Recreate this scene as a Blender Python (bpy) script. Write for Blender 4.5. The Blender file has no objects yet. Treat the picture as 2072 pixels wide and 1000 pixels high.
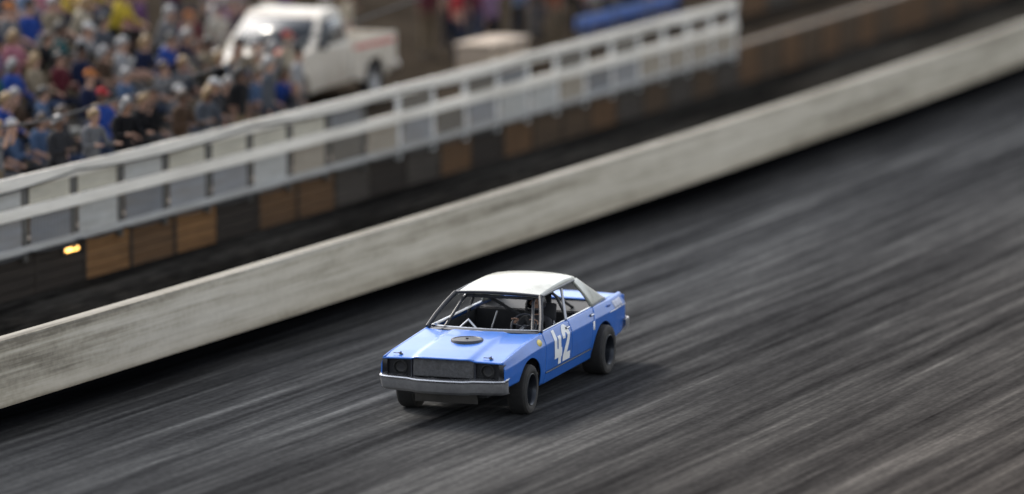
import bpy, bmesh, math, random
from mathutils import Vector, Matrix
random.seed(7)
scene = bpy.context.scene
COL = scene.collection
R = math.radians

# ------------------------------------------------------------------ camera, sky, sun, exposure
cam_d = bpy.data.cameras.new('camera'); cam = bpy.data.objects.new('camera', cam_d); COL.objects.link(cam)
scene.camera = cam
CR = ((-0.32033960488772006, 0.9473018242603622, -0.0013383920836261831),
      (0.1416653028593644, 0.04650848883262482, -0.9888214714660429),
      (-0.936650137194323, -0.3169482831937974, -0.14909831076964064))
m = Matrix((CR[0], [-a for a in CR[1]], [-a for a in CR[2]])).transposed().to_4x4()
m.translation = Vector((55.8369078319346, 19.022813917517734, 10.854130531157455))
cam.matrix_world = m
cam_d.sensor_width = 36.0
cam_d.lens = 36.0 * 9000 / 2072
cam_d.clip_start = 0.5; cam_d.clip_end = 3000
cam_d.dof.use_dof = True
cam_d.dof.focus_distance = 58.8
cam_d.dof.aperture_fstop = 0.30

SUN = Vector((-0.50, -0.80, 0)).normalized()
SUN_EL = R(40)
w = bpy.data.worlds.new('World'); scene.world = w; w.use_nodes = True
nt = w.node_tree
sky = nt.nodes.new('ShaderNodeTexSky'); sky.sky_type = 'NISHITA'; sky.sun_disc = False
sky.sun_elevation = SUN_EL; sky.sun_rotation = math.atan2(SUN.x, SUN.y)
sky.dust_density = 3.0; sky.air_density = 1.0
bg = nt.nodes['Background']; bg.inputs[1].default_value = 0.15
hz = nt.nodes.new('ShaderNodeHueSaturation'); hz.inputs['Saturation'].default_value = 0.35   # thin high cloud: a whiter sky
nt.links.new(sky.outputs[0], hz.inputs['Color']); nt.links.new(hz.outputs[0], bg.inputs[0])
sd = bpy.data.lights.new('sun', 'SUN'); so = bpy.data.objects.new('sun', sd); COL.objects.link(so)
sd.energy = 1.0; sd.angle = R(11); sd.color = (1.0, 0.92, 0.81)
dv = Vector((SUN.x * math.cos(SUN_EL), SUN.y * math.cos(SUN_EL), math.sin(SUN_EL)))
so.rotation_euler = dv.to_track_quat('Z', 'Y').to_euler()
scene.view_settings.view_transform = 'Standard'; scene.view_settings.look = 'None'
scene.view_settings.exposure = 1.2; scene.view_settings.gamma = 1.0
scene.cycles.max_bounces = 6

# ------------------------------------------------------------------ materials
def mat(name, c, rough=0.6, metal=0.0, var=0.0, scale=8.0, bump=0.0, coat=0.0, dirt=None, dirt_amt=0.0, vec='Object', stretch=(1, 1, 1), emit=0.0, spec=0.5, detail=6.0):
    mt = bpy.data.materials.new(name); mt.use_nodes = True
    n = mt.node_tree.nodes; l = mt.node_tree.links
    b = n['Principled BSDF']
    b.inputs['Base Color'].default_value = (*c, 1); b.inputs['Roughness'].default_value = rough
    b.inputs['Metallic'].default_value = metal; b.inputs['Coat Weight'].default_value = coat
    b.inputs['Specular IOR Level'].default_value = spec
    if emit:
        b.inputs['Emission Color'].default_value = (*c, 1); b.inputs['Emission Strength'].default_value = emit
    if var or bump or dirt_amt:
        tc = n.new('ShaderNodeTexCoord'); mp = n.new('ShaderNodeMapping'); mp.inputs['Scale'].default_value = stretch
        l.new(tc.outputs[vec], mp.inputs[0])
        no = n.new('ShaderNodeTexNoise'); no.inputs['Scale'].default_value = scale; no.inputs['Detail'].default_value = detail
        no.inputs['Roughness'].default_value = 0.65
        l.new(mp.outputs[0], no.inputs[0])
        last = None
        if var:
            cr = n.new('ShaderNodeValToRGB')
            cr.color_ramp.elements[0].position = 0.3; cr.color_ramp.elements[1].position = 0.72
            cr.color_ramp.elements[0].color = (*[max(0, x * (1 - var)) for x in c], 1)
            cr.color_ramp.elements[1].color = (*[min(1, x * (1 + var)) for x in c], 1)
            l.new(no.outputs[0], cr.inputs[0]); last = cr.outputs[0]
        if dirt_amt:
            n2 = n.new('ShaderNodeTexNoise'); n2.inputs['Scale'].default_value = scale * 0.45; n2.inputs['Detail'].default_value = 8
            n2.inputs['Roughness'].default_value = 0.7
            l.new(mp.outputs[0], n2.inputs[0])
            r2 = n.new('ShaderNodeMapRange'); r2.inputs[1].default_value = 0.42; r2.inputs[2].default_value = 0.75
            r2.inputs[3].default_value = 0; r2.inputs[4].default_value = dirt_amt
            l.new(n2.outputs[0], r2.inputs[0])
            mx = n.new('ShaderNodeMix'); mx.data_type = 'RGBA'
            if last: l.new(last, mx.inputs[6])
            else: mx.inputs[6].default_value = (*c, 1)
            mx.inputs[7].default_value = (*dirt, 1)
            l.new(r2.outputs[0], mx.inputs[0]); last = mx.outputs[2]
            rr = n.new('ShaderNodeMapRange'); rr.inputs[3].default_value = rough; rr.inputs[4].default_value = 0.85
            l.new(r2.outputs[0], rr.inputs[0]); l.new(rr.outputs[0], b.inputs['Roughness'])
        if last: l.new(last, b.inputs['Base Color'])
        if bump:
            bp = n.new('ShaderNodeBump'); bp.inputs['Strength'].default_value = bump; bp.inputs['Distance'].default_value = 0.02
            l.new(no.outputs[0], bp.inputs['Height']); l.new(bp.outputs[0], b.inputs['Normal'])
    return mt

def streak_mat(name, stops, layers, rough=0.8, bump=0.4, band=None, bump_dist=0.03, spec=0.0):
    """surface laid out in metres along (u) and across (v) its UV map; wear marks run along u.
    stops: colour ramp over the summed noise; layers: (scale u, scale v, weight, detail);
    band: list of (v, value) multiplying the colour - damp or worn strips and painted-in shade that follow the wall."""
    mt = bpy.data.materials.new(name); mt.use_nodes = True
    n = mt.node_tree.nodes; l = mt.node_tree.links; b = n['Principled BSDF']
    uv = n.new('ShaderNodeUVMap'); uv.uv_map = 'UVMap'
    acc = None
    for i, (su, sv, wt, det) in enumerate(layers):
        mp = n.new('ShaderNodeMapping'); mp.inputs['Scale'].default_value = (su, sv, 1); mp.inputs['Location'].default_value = (3.1 * i, 7.7 * i, 0)
        l.new(uv.outputs[0], mp.inputs[0])
        no = n.new('ShaderNodeTexNoise'); no.noise_dimensions = '2D'; no.inputs['Scale'].default_value = 1.0; no.inputs['Detail'].default_value = det
        no.inputs['Roughness'].default_value = 0.6
        l.new(mp.outputs[0], no.inputs[0])
        mu = n.new('ShaderNodeMath'); mu.operation = 'MULTIPLY'; mu.inputs[1].default_value = wt
        l.new(no.outputs[0], mu.inputs[0])
        if acc is None: acc = mu.outputs[0]
        else:
            ad = n.new('ShaderNodeMath'); ad.operation = 'ADD'; l.new(acc, ad.inputs[0]); l.new(mu.outputs[0], ad.inputs[1]); acc = ad.outputs[0]
    cr = n.new('ShaderNodeValToRGB'); e = cr.color_ramp.elements
    while len(e) < len(stops): e.new(0.5)
    for k, (p, c) in enumerate(stops): e[k].position = p; e[k].color = (*c, 1)
    l.new(acc, cr.inputs[0]); out = cr.outputs[0]
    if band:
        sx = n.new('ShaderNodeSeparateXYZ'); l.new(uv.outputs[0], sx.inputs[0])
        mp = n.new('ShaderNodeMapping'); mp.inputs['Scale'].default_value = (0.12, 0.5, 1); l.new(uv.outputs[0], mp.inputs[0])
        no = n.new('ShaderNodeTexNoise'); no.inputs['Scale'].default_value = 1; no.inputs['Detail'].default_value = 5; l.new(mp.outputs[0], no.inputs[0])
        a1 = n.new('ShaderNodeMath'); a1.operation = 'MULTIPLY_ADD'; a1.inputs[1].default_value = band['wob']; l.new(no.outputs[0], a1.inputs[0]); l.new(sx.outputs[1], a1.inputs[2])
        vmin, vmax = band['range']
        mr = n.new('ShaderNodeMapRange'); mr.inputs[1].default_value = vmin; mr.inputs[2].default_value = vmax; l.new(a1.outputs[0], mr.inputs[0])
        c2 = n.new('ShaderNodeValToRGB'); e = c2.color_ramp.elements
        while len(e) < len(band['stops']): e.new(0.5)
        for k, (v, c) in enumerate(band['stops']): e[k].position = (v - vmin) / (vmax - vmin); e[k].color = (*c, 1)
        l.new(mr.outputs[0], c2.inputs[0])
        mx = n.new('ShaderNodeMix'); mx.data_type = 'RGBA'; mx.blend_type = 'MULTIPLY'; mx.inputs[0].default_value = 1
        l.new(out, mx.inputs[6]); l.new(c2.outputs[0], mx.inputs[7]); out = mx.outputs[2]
    l.new(out, b.inputs['Base Color'])
    b.inputs['Roughness'].default_value = rough; b.inputs['Specular IOR Level'].default_value = spec
    if bump:
        bp = n.new('ShaderNodeBump'); bp.inputs['Strength'].default_value = bump; bp.inputs['Distance'].default_value = bump_dist
        l.new(acc, bp.inputs['Height']); l.new(bp.outputs[0], b.inputs['Normal'])
    return mt

# ------------------------------------------------------------------ mesh helpers
class MB:
    def __init__(s): s.v = []; s.f = []; s.m = []; s.uv = {}
    def add(s, vs, fs, mi=0):
        o = len(s.v); s.v += [tuple(v) for v in vs]
        for f in fs: s.f.append(tuple(i + o for i in f)); s.m.append(mi)
        return s
    def box(s, c, d, rot=None, mi=0, bev=0.0):
        x, y, z = d[0] / 2, d[1] / 2, d[2] / 2
        M = rot if rot is not None else Matrix.Identity(3)
        c = Vector(c)
        if bev <= 0:
            vs = [c + M @ Vector((a * x, b * y, e * z)) for a in (-1, 1) for b in (-1, 1) for e in (-1, 1)]
            return s.add(vs, [(0, 1, 3, 2), (4, 6, 7, 5), (0, 4, 5, 1), (2, 3, 7, 6), (0, 2, 6, 4), (1, 5, 7, 3)], mi)
        bm = bmesh.new(); bmesh.ops.create_cube(bm, size=1)
        for v in bm.verts: v.co = Vector((v.co.x * d[0], v.co.y * d[1], v.co.z * d[2]))
        bmesh.ops.bevel(bm, geom=bm.edges[:], offset=bev, segments=2, profile=0.5, affect='EDGES')
        bm.verts.index_update()
        s.add([c + M @ v.co for v in bm.verts], [[v.index for v in f.verts] for f in bm.faces], mi); bm.free(); return s
    def tube(s, pts, r, n=8, mi=0, cap=True, closed=False):
        pts = [Vector(p) for p in pts]; k = len(pts)
        rs = r if isinstance(r, (list, tuple)) else [r] * k
        vs = []; up = Vector((0, 0, 1))
        d0 = (pts[1] - pts[0]).normalized()
        a = d0.cross(up)
        if a.length < 1e-3: a = d0.cross(Vector((1, 0, 0)))
        a.normalize()
        for i, p in enumerate(pts):
            if closed: d = (pts[(i + 1) % k] - pts[i - 1]).normalized()
            else: d = ((pts[min(i + 1, k - 1)] - p).normalized() + (p - pts[max(i - 1, 0)]).normalized()).normalized()
            a = (a - d * a.dot(d)).normalized(); b = d.cross(a)
            for j in range(n):
                t = 2 * math.pi * j / n
                vs.append(p + (a * math.cos(t) + b * math.sin(t)) * rs[i])
        fs = []
        for i in range(k if closed else k - 1):
            i2 = (i + 1) % k
            for j in range(n): fs.append((i * n + j, i * n + (j + 1) % n, i2 * n + (j + 1) % n, i2 * n + j))
        if cap and not closed: fs.append(tuple(range(n))[::-1]); fs.append(tuple((k - 1) * n + j for j in range(n)))
        return s.add(vs, fs, mi)
    def lathe(s, prof, n=32, M=None, mi=0):
        """prof: (radius, height) along local Z; M maps to place"""
        M = M or Matrix.Identity(4); k = len(prof)
        vs = [M @ Vector((r * math.cos(2 * math.pi * j / n), r * math.sin(2 * math.pi * j / n), h)) for r, h in prof for j in range(n)]
        fs = [(i * n + j, i * n + (j + 1) % n, (i + 1) * n + (j + 1) % n, (i + 1) * n + j) for i in range(k - 1) for j in range(n)]
        return s.add(vs, fs, mi)
    def grid(s, rows, mi=0):
        k = len(rows); n = len(rows[0])
        return s.add([v for r in rows for v in r], [(i * n + j, i * n + j + 1, (i + 1) * n + j + 1, (i + 1) * n + j) for i in range(k - 1) for j in range(n - 1)], mi)
    def ball(s, c, r, n=10, mi=0, sc=(1, 1, 1)):
        c = Vector(c); prof = [(r * math.sin(math.pi * i / n), -r * math.cos(math.pi * i / n)) for i in range(n + 1)]
        M = Matrix.Translation(c) @ Matrix.Diagonal((*sc, 1))
        return s.lathe([(max(a, 1e-4), b) for a, b in prof], n + 4, M, mi)
    def build(s, name, mats, parent=None, smooth=35, weld=True, solid=0.0, bevel=0.0, recalc=True):
        me = bpy.data.meshes.new(name)
        bm = bmesh.new()
        vs = [bm.verts.new(v) for v in s.v]
        for f, mi in zip(s.f, s.m):
            try:
                fc = bm.faces.new([vs[i] for i in f]); fc.material_index = mi
            except ValueError: pass
        if weld:
            bmesh.ops.remove_doubles(bm, verts=bm.verts, dist=2e-4)
            bmesh.ops.dissolve_degenerate(bm, dist=1e-4, edges=bm.edges)
        if recalc: bmesh.ops.recalc_face_normals(bm, faces=bm.faces)
        bm.to_mesh(me); bm.free()
        for mt in (mats if isinstance(mats, (list, tuple)) else [mats]): me.materials.append(mt)
        if smooth:
            for p in me.polygons: p.use_smooth = True
            me.set_sharp_from_angle(angle=R(smooth))
        o = bpy.data.objects.new(name, me); COL.objects.link(o)
        if parent is not None: o.parent = parent
        if solid:
            md = o.modifiers.new('thickness', 'SOLIDIFY'); md.thickness = abs(solid); md.offset = -1 if solid > 0 else 1
        if bevel:
            md = o.modifiers.new('edge', 'BEVEL'); md.width = bevel; md.segments = 2; md.limit_method = 'ANGLE'
        return o

def tag(o, label=None, cat=None, group=None, kind=None):
    if label: o['label'] = label
    if cat: o['category'] = cat
    if group: o['group'] = group
    if kind: o['kind'] = kind
    return o
def empty(name, loc=(0, 0, 0), rz=0.0):
    o = bpy.data.objects.new(name, None); COL.objects.link(o); o.location = loc; o.rotation_euler = (0, 0, rz); o.empty_display_size = 0.2
    return o
def copy_tree(o, parent=None):
    c = o.copy(); COL.objects.link(c)
    if parent is not None: c.parent = parent
    for ch in list(o.children): copy_tree(ch, c)
    return c
def lerp_(a, b, t): return a + (b - a) * t
def rotx(a): return Matrix.Rotation(a, 3, 'X')
def roty(a): return Matrix.Rotation(a, 3, 'Y')
def rotz(a): return Matrix.Rotation(a, 3, 'Z')

# ------------------------------------------------------------------ the line of the wall
def WY(x):
    xc = min(max(x, -70), 12)
    y = -0.00078838 * xc * xc - 0.1161463 * xc - 5.505432
    return y + (-0.00157676 * xc - 0.1161463) * (x - xc)
def WA(x): return math.atan(-0.00157676 * min(max(x, -70), 12) - 0.1161463)     # heading of +X along the wall
def at(x, off, z=0.0): return Vector((x, WY(x) - off, z))
XS = [120, 80, 50, 35, 25] + [20 - 1.5 * i for i in range(70)] + [-90, -105, -130, -170, -230]
def ribbon(name, offs_z, mt, kind='structure', xs=XS, smooth=30):
    """a strip that follows the wall: offs_z = list of (offset behind wall, z)"""
    b = MB(); b.grid([[at(x, o, z) for o, z in offs_z] for x in xs])
    ob = b.build(name, mt, smooth=smooth, weld=False)
    uvl = ob.data.uv_layers.new(name='UVMap')
    for lp in ob.data.loops:
        co = ob.data.vertices[lp.vertex_index].co
        uvl.data[lp.index].uv = (co.x, -(co.y - WY(co.x)))
    if kind: ob['kind'] = kind
    return ob

# track dirt: v = offset, negative on the racing side
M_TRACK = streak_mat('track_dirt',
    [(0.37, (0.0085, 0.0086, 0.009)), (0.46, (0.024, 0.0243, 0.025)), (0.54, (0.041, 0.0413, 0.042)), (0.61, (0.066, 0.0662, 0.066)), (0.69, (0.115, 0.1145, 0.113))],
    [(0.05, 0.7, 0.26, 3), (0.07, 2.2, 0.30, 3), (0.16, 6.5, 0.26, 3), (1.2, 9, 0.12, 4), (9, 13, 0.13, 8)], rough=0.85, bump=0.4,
    band=dict(wob=1.3, range=(-18.0, 1.5), stops=[(-18.0, (1.12, 0.95, 0.82)), (-9.0, (1.0, 0.96, 0.92)), (-3.2, (1.0, 1.03, 1.06)), (-1.4, (0.72, 0.75, 0.78)), (-0.4, (0.20, 0.21, 0.22)), (0.25, (0.04, 0.042, 0.045)), (1.5, (0.06, 0.06, 0.08))]))  # the wall's shadow is painted into the dirt colour along its foot
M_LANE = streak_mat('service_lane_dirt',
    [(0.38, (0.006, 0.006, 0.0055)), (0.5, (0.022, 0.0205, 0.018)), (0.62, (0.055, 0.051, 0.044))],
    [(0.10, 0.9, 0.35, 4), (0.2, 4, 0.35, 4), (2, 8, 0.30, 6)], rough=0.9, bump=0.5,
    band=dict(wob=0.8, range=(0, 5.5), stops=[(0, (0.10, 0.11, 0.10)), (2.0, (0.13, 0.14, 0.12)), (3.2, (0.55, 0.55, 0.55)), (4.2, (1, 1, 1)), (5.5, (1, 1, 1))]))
M_TERR = mat('terrace_dirt', (0.034, 0.0275, 0.021), 0.95, spec=0.0, var=0.5, scale=1.3, bump=0.6, detail=10)
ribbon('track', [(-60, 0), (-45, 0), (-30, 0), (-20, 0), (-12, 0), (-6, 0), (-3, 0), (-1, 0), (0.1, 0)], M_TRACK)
ribbon('service_lane', [(0.1, -0.006), (1.5, -0.05), (2.6, -0.004), (4.0, 0.0), (4.75, 0.0)], M_LANE)
g = MB(); g.grid([[(x, y, -0.12) for y in (-900, -300, 0, 300, 900)] for x in (900, 300, 0, -300, -900)])
tag(g.build('ground', mat('infield_dirt', (0.09, 0.075, 0.06), 0.95, var=0.4, scale=0.6, bump=0.3)), kind='structure')
TZ = 0.85
ribbon('terrace', [(4.66, TZ - 0.9), (4.665, TZ), (7, TZ), (12, TZ + 0.05), (16, TZ + 0.6), (30, TZ + 3.2), (60, TZ + 7)], M_TERR)

# ------------------------------------------------------------------ concrete barrier wall
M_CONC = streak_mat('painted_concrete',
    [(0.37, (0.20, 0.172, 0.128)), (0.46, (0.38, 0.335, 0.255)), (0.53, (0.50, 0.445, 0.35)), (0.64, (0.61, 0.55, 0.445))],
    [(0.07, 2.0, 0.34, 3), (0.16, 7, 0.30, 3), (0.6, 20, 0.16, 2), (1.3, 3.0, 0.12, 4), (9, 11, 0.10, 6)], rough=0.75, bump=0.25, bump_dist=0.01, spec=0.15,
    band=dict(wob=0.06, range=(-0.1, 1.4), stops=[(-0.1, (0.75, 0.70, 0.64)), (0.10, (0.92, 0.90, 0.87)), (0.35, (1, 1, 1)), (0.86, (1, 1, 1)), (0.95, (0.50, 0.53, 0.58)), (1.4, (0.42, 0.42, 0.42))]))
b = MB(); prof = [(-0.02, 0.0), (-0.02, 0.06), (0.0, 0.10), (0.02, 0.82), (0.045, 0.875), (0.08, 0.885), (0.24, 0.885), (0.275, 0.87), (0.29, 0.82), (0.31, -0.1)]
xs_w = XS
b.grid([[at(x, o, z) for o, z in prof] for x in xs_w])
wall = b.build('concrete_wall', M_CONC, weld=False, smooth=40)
uvl = wall.data.uv_layers.new(name='UVMap'); npf = len(prof); cum = [0]
for i in range(1, npf): cum.append(cum[-1] + math.hypot(prof[i][0] - prof[i - 1][0], prof[i][1] - prof[i - 1][1]))
for lp in wall.data.loops: uvl.data[lp.index].uv = (wall.data.vertices[lp.vertex_index].co.x, cum[lp.vertex_index % npf])
tag(wall, 'long low off-white concrete barrier wall along the outer edge of the dirt track', 'barrier wall')

# ------------------------------------------------------------------ timber retaining walls
FO = 4.52            # offset of the fence line
def wood(name, c): return mat(name, [x * 0.7 for x in c], 0.85, spec=0.2, var=0.35, scale=3, stretch=(0.5, 2, 9), bump=0.3, dirt=(0.05, 0.04, 0.03), dirt_amt=0.5)
WOODS = [wood('wood_brown', (0.13, 0.085, 0.05)), wood('wood_grey', (0.10, 0.085, 0.07)), wood('wood_fresh', (0.33, 0.17, 0.068)), wood('wood_dark', (0.05, 0.04, 0.032)), wood('wood_rust', (0.19, 0.105, 0.05))]
def plank_bay(x0, x1, off, z0, z1, mt, parent, n=5):
    b = MB(); h = (z1 - z0) / n
    for i in range(n):
        za = z0 + i * h + 0.008; zb = z0 + (i + 1) * h - 0.008; j = random.uniform(0, 0.012)
        xa, xb = x0, x1
        ps = [at(xa, off - 0.04 - j), at(xb, off - 0.04 - j), at(xb, off + 0.02), at(xa, off + 0.02)]
        vs = [Vector((p.x, p.y, za)) for p in ps] + [Vector((p.x, p.y, zb)) for p in ps]
        b.add(vs, [(0, 1, 2, 3), (4, 7, 6, 5), (0, 4, 5, 1), (1, 5, 6, 2), (2, 6, 7, 3), (3, 7, 4, 0)])
    return b.build('plank_panel', mt, parent, smooth=0)
lower = empty('timber_retaining_wall', at(-20, FO + 0.1))
tag(lower, 'low brown timber retaining wall of stacked planks below the white guard fence', 'retaining wall')
lower_inv = Matrix.Translation(-lower.location)
def under(o, root):            # keep world coordinates while parented to an empty
    o.parent = root; o.matrix_parent_inverse = root.matrix_basis.inverted(); return o
bay = 1.45; x = 6.0; k = 0
fixed = {}
while x > -84:
    r = random.random()
    if x > -35: ci = random.choice([0, 1, 4, 3, 0, 1])
    else: ci = random.choice([0, 4, 0, 4, 4])
    cx_ = x - bay / 2
    for tgt, cc in ((-7.6, 2), (-9.1, 4), (-10.6, 2), (-12.0, 3), (-13.5, 4), (-21, 4), (-27.5, 4), (-5.9, 3), (-4.5, 3)):
        if abs(cx_ - tgt) < 0.74: ci = cc
    o = plank_bay(x - 0.05, x - bay + 0.05, FO + 0.1, -0.05, TZ - 0.03, WOODS[ci], None); under(o, lower)
    p = at(x, FO + 0.10); b = MB(); b.box((p.x, p.y, TZ / 2 - 0.05), (0.10, 0.12, TZ + 0.1), rotz(WA(x)), bev=0.008)
    under(b.build('post', WOODS[3]), lower)
    x -= bay; k += 1
b = MB(); n_ = []
xs = [6 - 1.45 * i for i in range(63)]
pr_ = [(FO + 0.01, TZ - 0.028), (FO + 0.01, TZ + 0.02), (FO + 0.23, TZ + 0.02), (FO + 0.23, TZ - 0.028), (FO + 0.01, TZ - 0.028)]
b.grid([[at(xx, o, z) for o, z in pr_] for xx in xs])
M_CAP = mat('weathered_cap', (0.11, 0.085, 0.062), 0.8, var=0.3, scale=2, stretch=(0.3, 3, 3), bump=0.2)
under(b.build('cap_board', M_CAP), lower)
upper = empty('timber_retaining_wall', at(-52, 6.6, TZ))
tag(upper, 'upper brown timber retaining wall set back beyond the end of the white fence', 'retaining wall')
x = -38.0
while x > -86:
    o = plank_bay(x - 0.05, x - 1.95, 6.6, TZ, TZ + 1.15, WOODS[random.choice([0, 4, 0, 4, 1])], None, n=6); under(o, upper)
    p = at(x, 6.6); b = MB(); b.box((p.x, p.y, TZ + 0.6), (0.11, 0.12, 1.2), rotz(WA(x)), bev=0.008); under(b.build('post', WOODS[3]), upper)
    x -= 2.0
b = MB(); pr_ = [(6.5, TZ + 1.152), (6.5, TZ + 1.20), (6.75, TZ + 1.20), (6.75, TZ + 1.152), (6.5, TZ + 1.152)]
b.grid([[at(xx, o, z) for o, z in pr_] for xx in [-38 - 2 * i for i in range(25)]]); under(b.build('cap_board', M_CAP), upper)
# earth bank behind the upper wall, easing up out of the terrace
b = MB(); rows = []
for i in range(32):
    xx = -37.9 - 2 * i; f = min(1, i / 5); f = f * f * (3 - 2 * f)
    rows.append([at(xx, o, lerp_(z0, z1, f)) for o, z0, z1 in ((6.68, TZ + 0.005, TZ + 1.10), (9, TZ + 0.02, TZ + 1.25), (12, TZ + 0.06, TZ + 1.7), (16, TZ + 0.62, TZ + 2.4), (30, TZ + 3.25, TZ + 5.5), (60, TZ + 7.1, TZ + 9))])
b.grid(rows); tag(b.build('upper_bank', M_TERR, weld=False), kind='structure')

# ------------------------------------------------------------------ white guard fence
M_WHITE = mat('white_paint', (0.89, 0.835, 0.735), 0.5, var=0.08, scale=3, stretch=(0.3, 3, 3), dirt=(0.30, 0.26, 0.20), dirt_amt=0.45)
M_POSTW = mat('post_white', (0.60, 0.60, 0.58), 0.6, var=0.2, scale=6)
M_POSTD = mat('post_dark', (0.10, 0.095, 0.085), 0.7, var=0.3, scale=6)
def sheet(nm, c, d=0.5): return mat(nm, c, 0.55, metal=0.0, var=0.16, scale=2.5, stretch=(0.6, 2, 5), dirt=(0.20, 0.16, 0.11), dirt_amt=d)
M_PAN = [sheet('panel_grey', (0.25, 0.25, 0.255)), sheet('panel_pale', (0.44, 0.435, 0.41)), sheet('panel_buff', (0.32, 0.275, 0.215)), sheet('panel_steel', (0.17, 0.175, 0.185)), sheet('panel_cream', (0.50, 0.465, 0.375), 0.3), sheet('panel_dun', (0.13, 0.115, 0.095))]
fence = empty('guard_fence', at(-16, FO, TZ))
tag(fence, 'long white guard fence with two wide rails and grey infill panels along the terrace edge', 'fence')
FX0, FX1 = 5.0, -35.6
def rail(name, z0, z1, off, th, mt, x0=FX0, x1=FX1):
    n = int(abs(x0 - x1) / 1.45) + 1
    xs = [x0 + (x1 - x0) * i / n for i in range(n + 1)]
    pf = [(off - th, z0), (off - th, z1), (off, z1), (off, z0), (off - th, z0)]
    b = MB(); b.grid([[at(xx, o, z) for o, z in pf] for xx in xs])
    a = [at(xs[0], o, z) for o, z in pf[:4]]; c = [at(xs[-1], o, z) for o, z in pf[:4]]
    b.add(a, [(0, 1, 2, 3)]); b.add(c, [(3, 2, 1, 0)])
    return under(b.build(name, mt, bevel=0.006), fence)
rail('top_rail', 1.70, 1.90, FO - 0.045, 0.045, M_WHITE)
rail('mid_rail', 1.235, 1.415, FO - 0.045, 0.045, M_WHITE)
rail('bottom_rail', 0.70, 0.80, FO - 0.045, 0.04, sheet('rail_grey', (0.42, 0.415, 0.395)))
npost = 28
for i in range(npost + 1):
    xx = FX0 + (FX1 - FX0) * i / npost
    p = at(xx, FO); b = MB(); b.box((p.x, p.y, 1.22), (0.10, 0.085, 1.34), rotz(WA(xx)), bev=0.008)
    under(b.build('post', M_POSTD if xx > -17.5 else M_POSTW), fence)
    if i < npost:
        x2 = FX0 + (FX1 - FX0) * (i + 1) / npost
        xa, xb = xx - 0.13, x2 + 0.13
        pc = (xa + xb) / 2
        if pc > -14: pm = random.choice([0, 0, 1, 3])
        elif pc > -22: pm = random.choice([2, 2, 0, 5])
        else: pm = random.choice([0, 1, 3, 2])
        z0 = 0.80 + random.uniform(0.0, 0.03)
        # ribbed infill sheet
        nr = 24; rows = [[], []]
        for q in range(nr + 1):
            xq = xa + (xb - xa) * q / nr; d = 0.012 * (q % 2)
            for rI, zz in ((0, z0 - 0.13), (1, 1.245)): rows[rI].append(at(xq, FO - 0.035 + d, zz))
        b = MB(); b.grid(rows); o = b.build('infill_panel', M_PAN[pm], smooth=0, solid=0.004); under(o, fence)
        um = None
        if pc > -11.5: um = random.choice([1, 4, 1])
        elif pc > -15.6: um = 4
        elif pc > -30: um = [None, 5, None, 5, 3][i % 5]
        if um is not None:
            rows = [[at(xa + (xb - xa) * q / 8, FO - 0.02, zz) for q in range(9)] for zz in (1.42, 1.70 if pc > -13 else 1.66)]
            b = MB(); b.grid(rows); under(b.build('upper_board', M_PAN[um], smooth=0, solid=0.012), fence)
M_CABLE = mat('black_cable', (0.012, 0.012, 0.013), 0.6)
def cable(zf, off, x0, x1, r, sag, step):
    b = MB(); pts = []; n = int(abs(x1 - x0) / 0.29)
    for i in range(n + 1):
        xx = x0 + (x1 - x0) * i / n; t = (abs(xx - x0) / step) % 1.0
        pts.append(at(xx, off, zf(xx) - sag * 4 * t * (1 - t)))
    b.tube(pts, r, 6); return under(b.build('cable', M_CABLE), fence)
cable(lambda x: 1.80 + 0.02 * math.sin(x * 0.4), FO - 0.105, FX0, FX1, 0.016, 0.10, 5.8)
cable(lambda x: 0.70 + 0.015 * math.sin(x * 0.7), FO - 0.105, FX0, FX1, 0.016, 0.05, 1.45)
# slim catch-fence poles with a steel cable high over the rail
pole = empty('cable_pole', at(-36.4, FO + 0.02)); tag(pole, 'slim grey steel pole carrying a high cable at the end of the white fence', 'pole')
M_STEEL = mat('grey_steel', (0.16, 0.165, 0.17), 0.5, metal=0.6, var=0.2, scale=5)
def make_pole(pole):
    p = pole.location
    b = MB(); b.tube([p + Vector((0, -0.35, 0.85)), p + Vector((0, -0.35, 4.9))], 0.035, 10); under(b.build('shaft', M_STEEL), pole)
    b = MB(); b.lathe([(0.001, 0), (0.05, 0), (0.05, 0.03), (0.001, 0.05)], 10, Matrix.Translation(p + Vector((0, -0.35, 4.9)))); under(b.build('cap', M_STEEL), pole)
make_pole(pole)
pole2 = empty('cable_pole', at(2.0, FO + 0.02)); tag(pole2, 'slim grey steel pole at the near left end of the white fence, outside the picture', 'pole'); make_pole(pole2)
b = MB(); a_, c_ = pole2.location + Vector((0, -0.35, 0)), pole.location + Vector((0, -0.35, 0))
b.tube([Vector((a_.x + (c_.x - a_.x) * t, WY(a_.x + (c_.x - a_.x) * t) - FO - 0.37, 2.55 + 2.1 * abs(t - 0.22) ** 1.2 * 1.2)) for t in [i / 60 for i in range(61)]], 0.018, 6)
tag(b.build('overhead_cable', M_CABLE), 'thin black steel cable strung between poles above the white fence', 'cable')
# amber lamp on the timber wall
p = at(-6.55, FO + 0.02, 0.55); lamp = empty('warning_lamp', p)
tag(lamp, 'small glowing amber lamp fixed to the timber wall under the white fence', 'lamp')
b = MB(); b.box(p, (0.42, 0.05, 0.09), rotz(WA(p.x)), bev=0.01); under(b.build('housing', M_STEEL), lamp)
b = MB(); b.box(p + Vector((0, 0.032, 0)), (0.38, 0.02, 0.05), rotz(WA(p.x)), bev=0.008); under(b.build('lens', mat('amber_glow', (1.0, 0.5, 0.12), 0.3, emit=3.0)), lamp)

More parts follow.
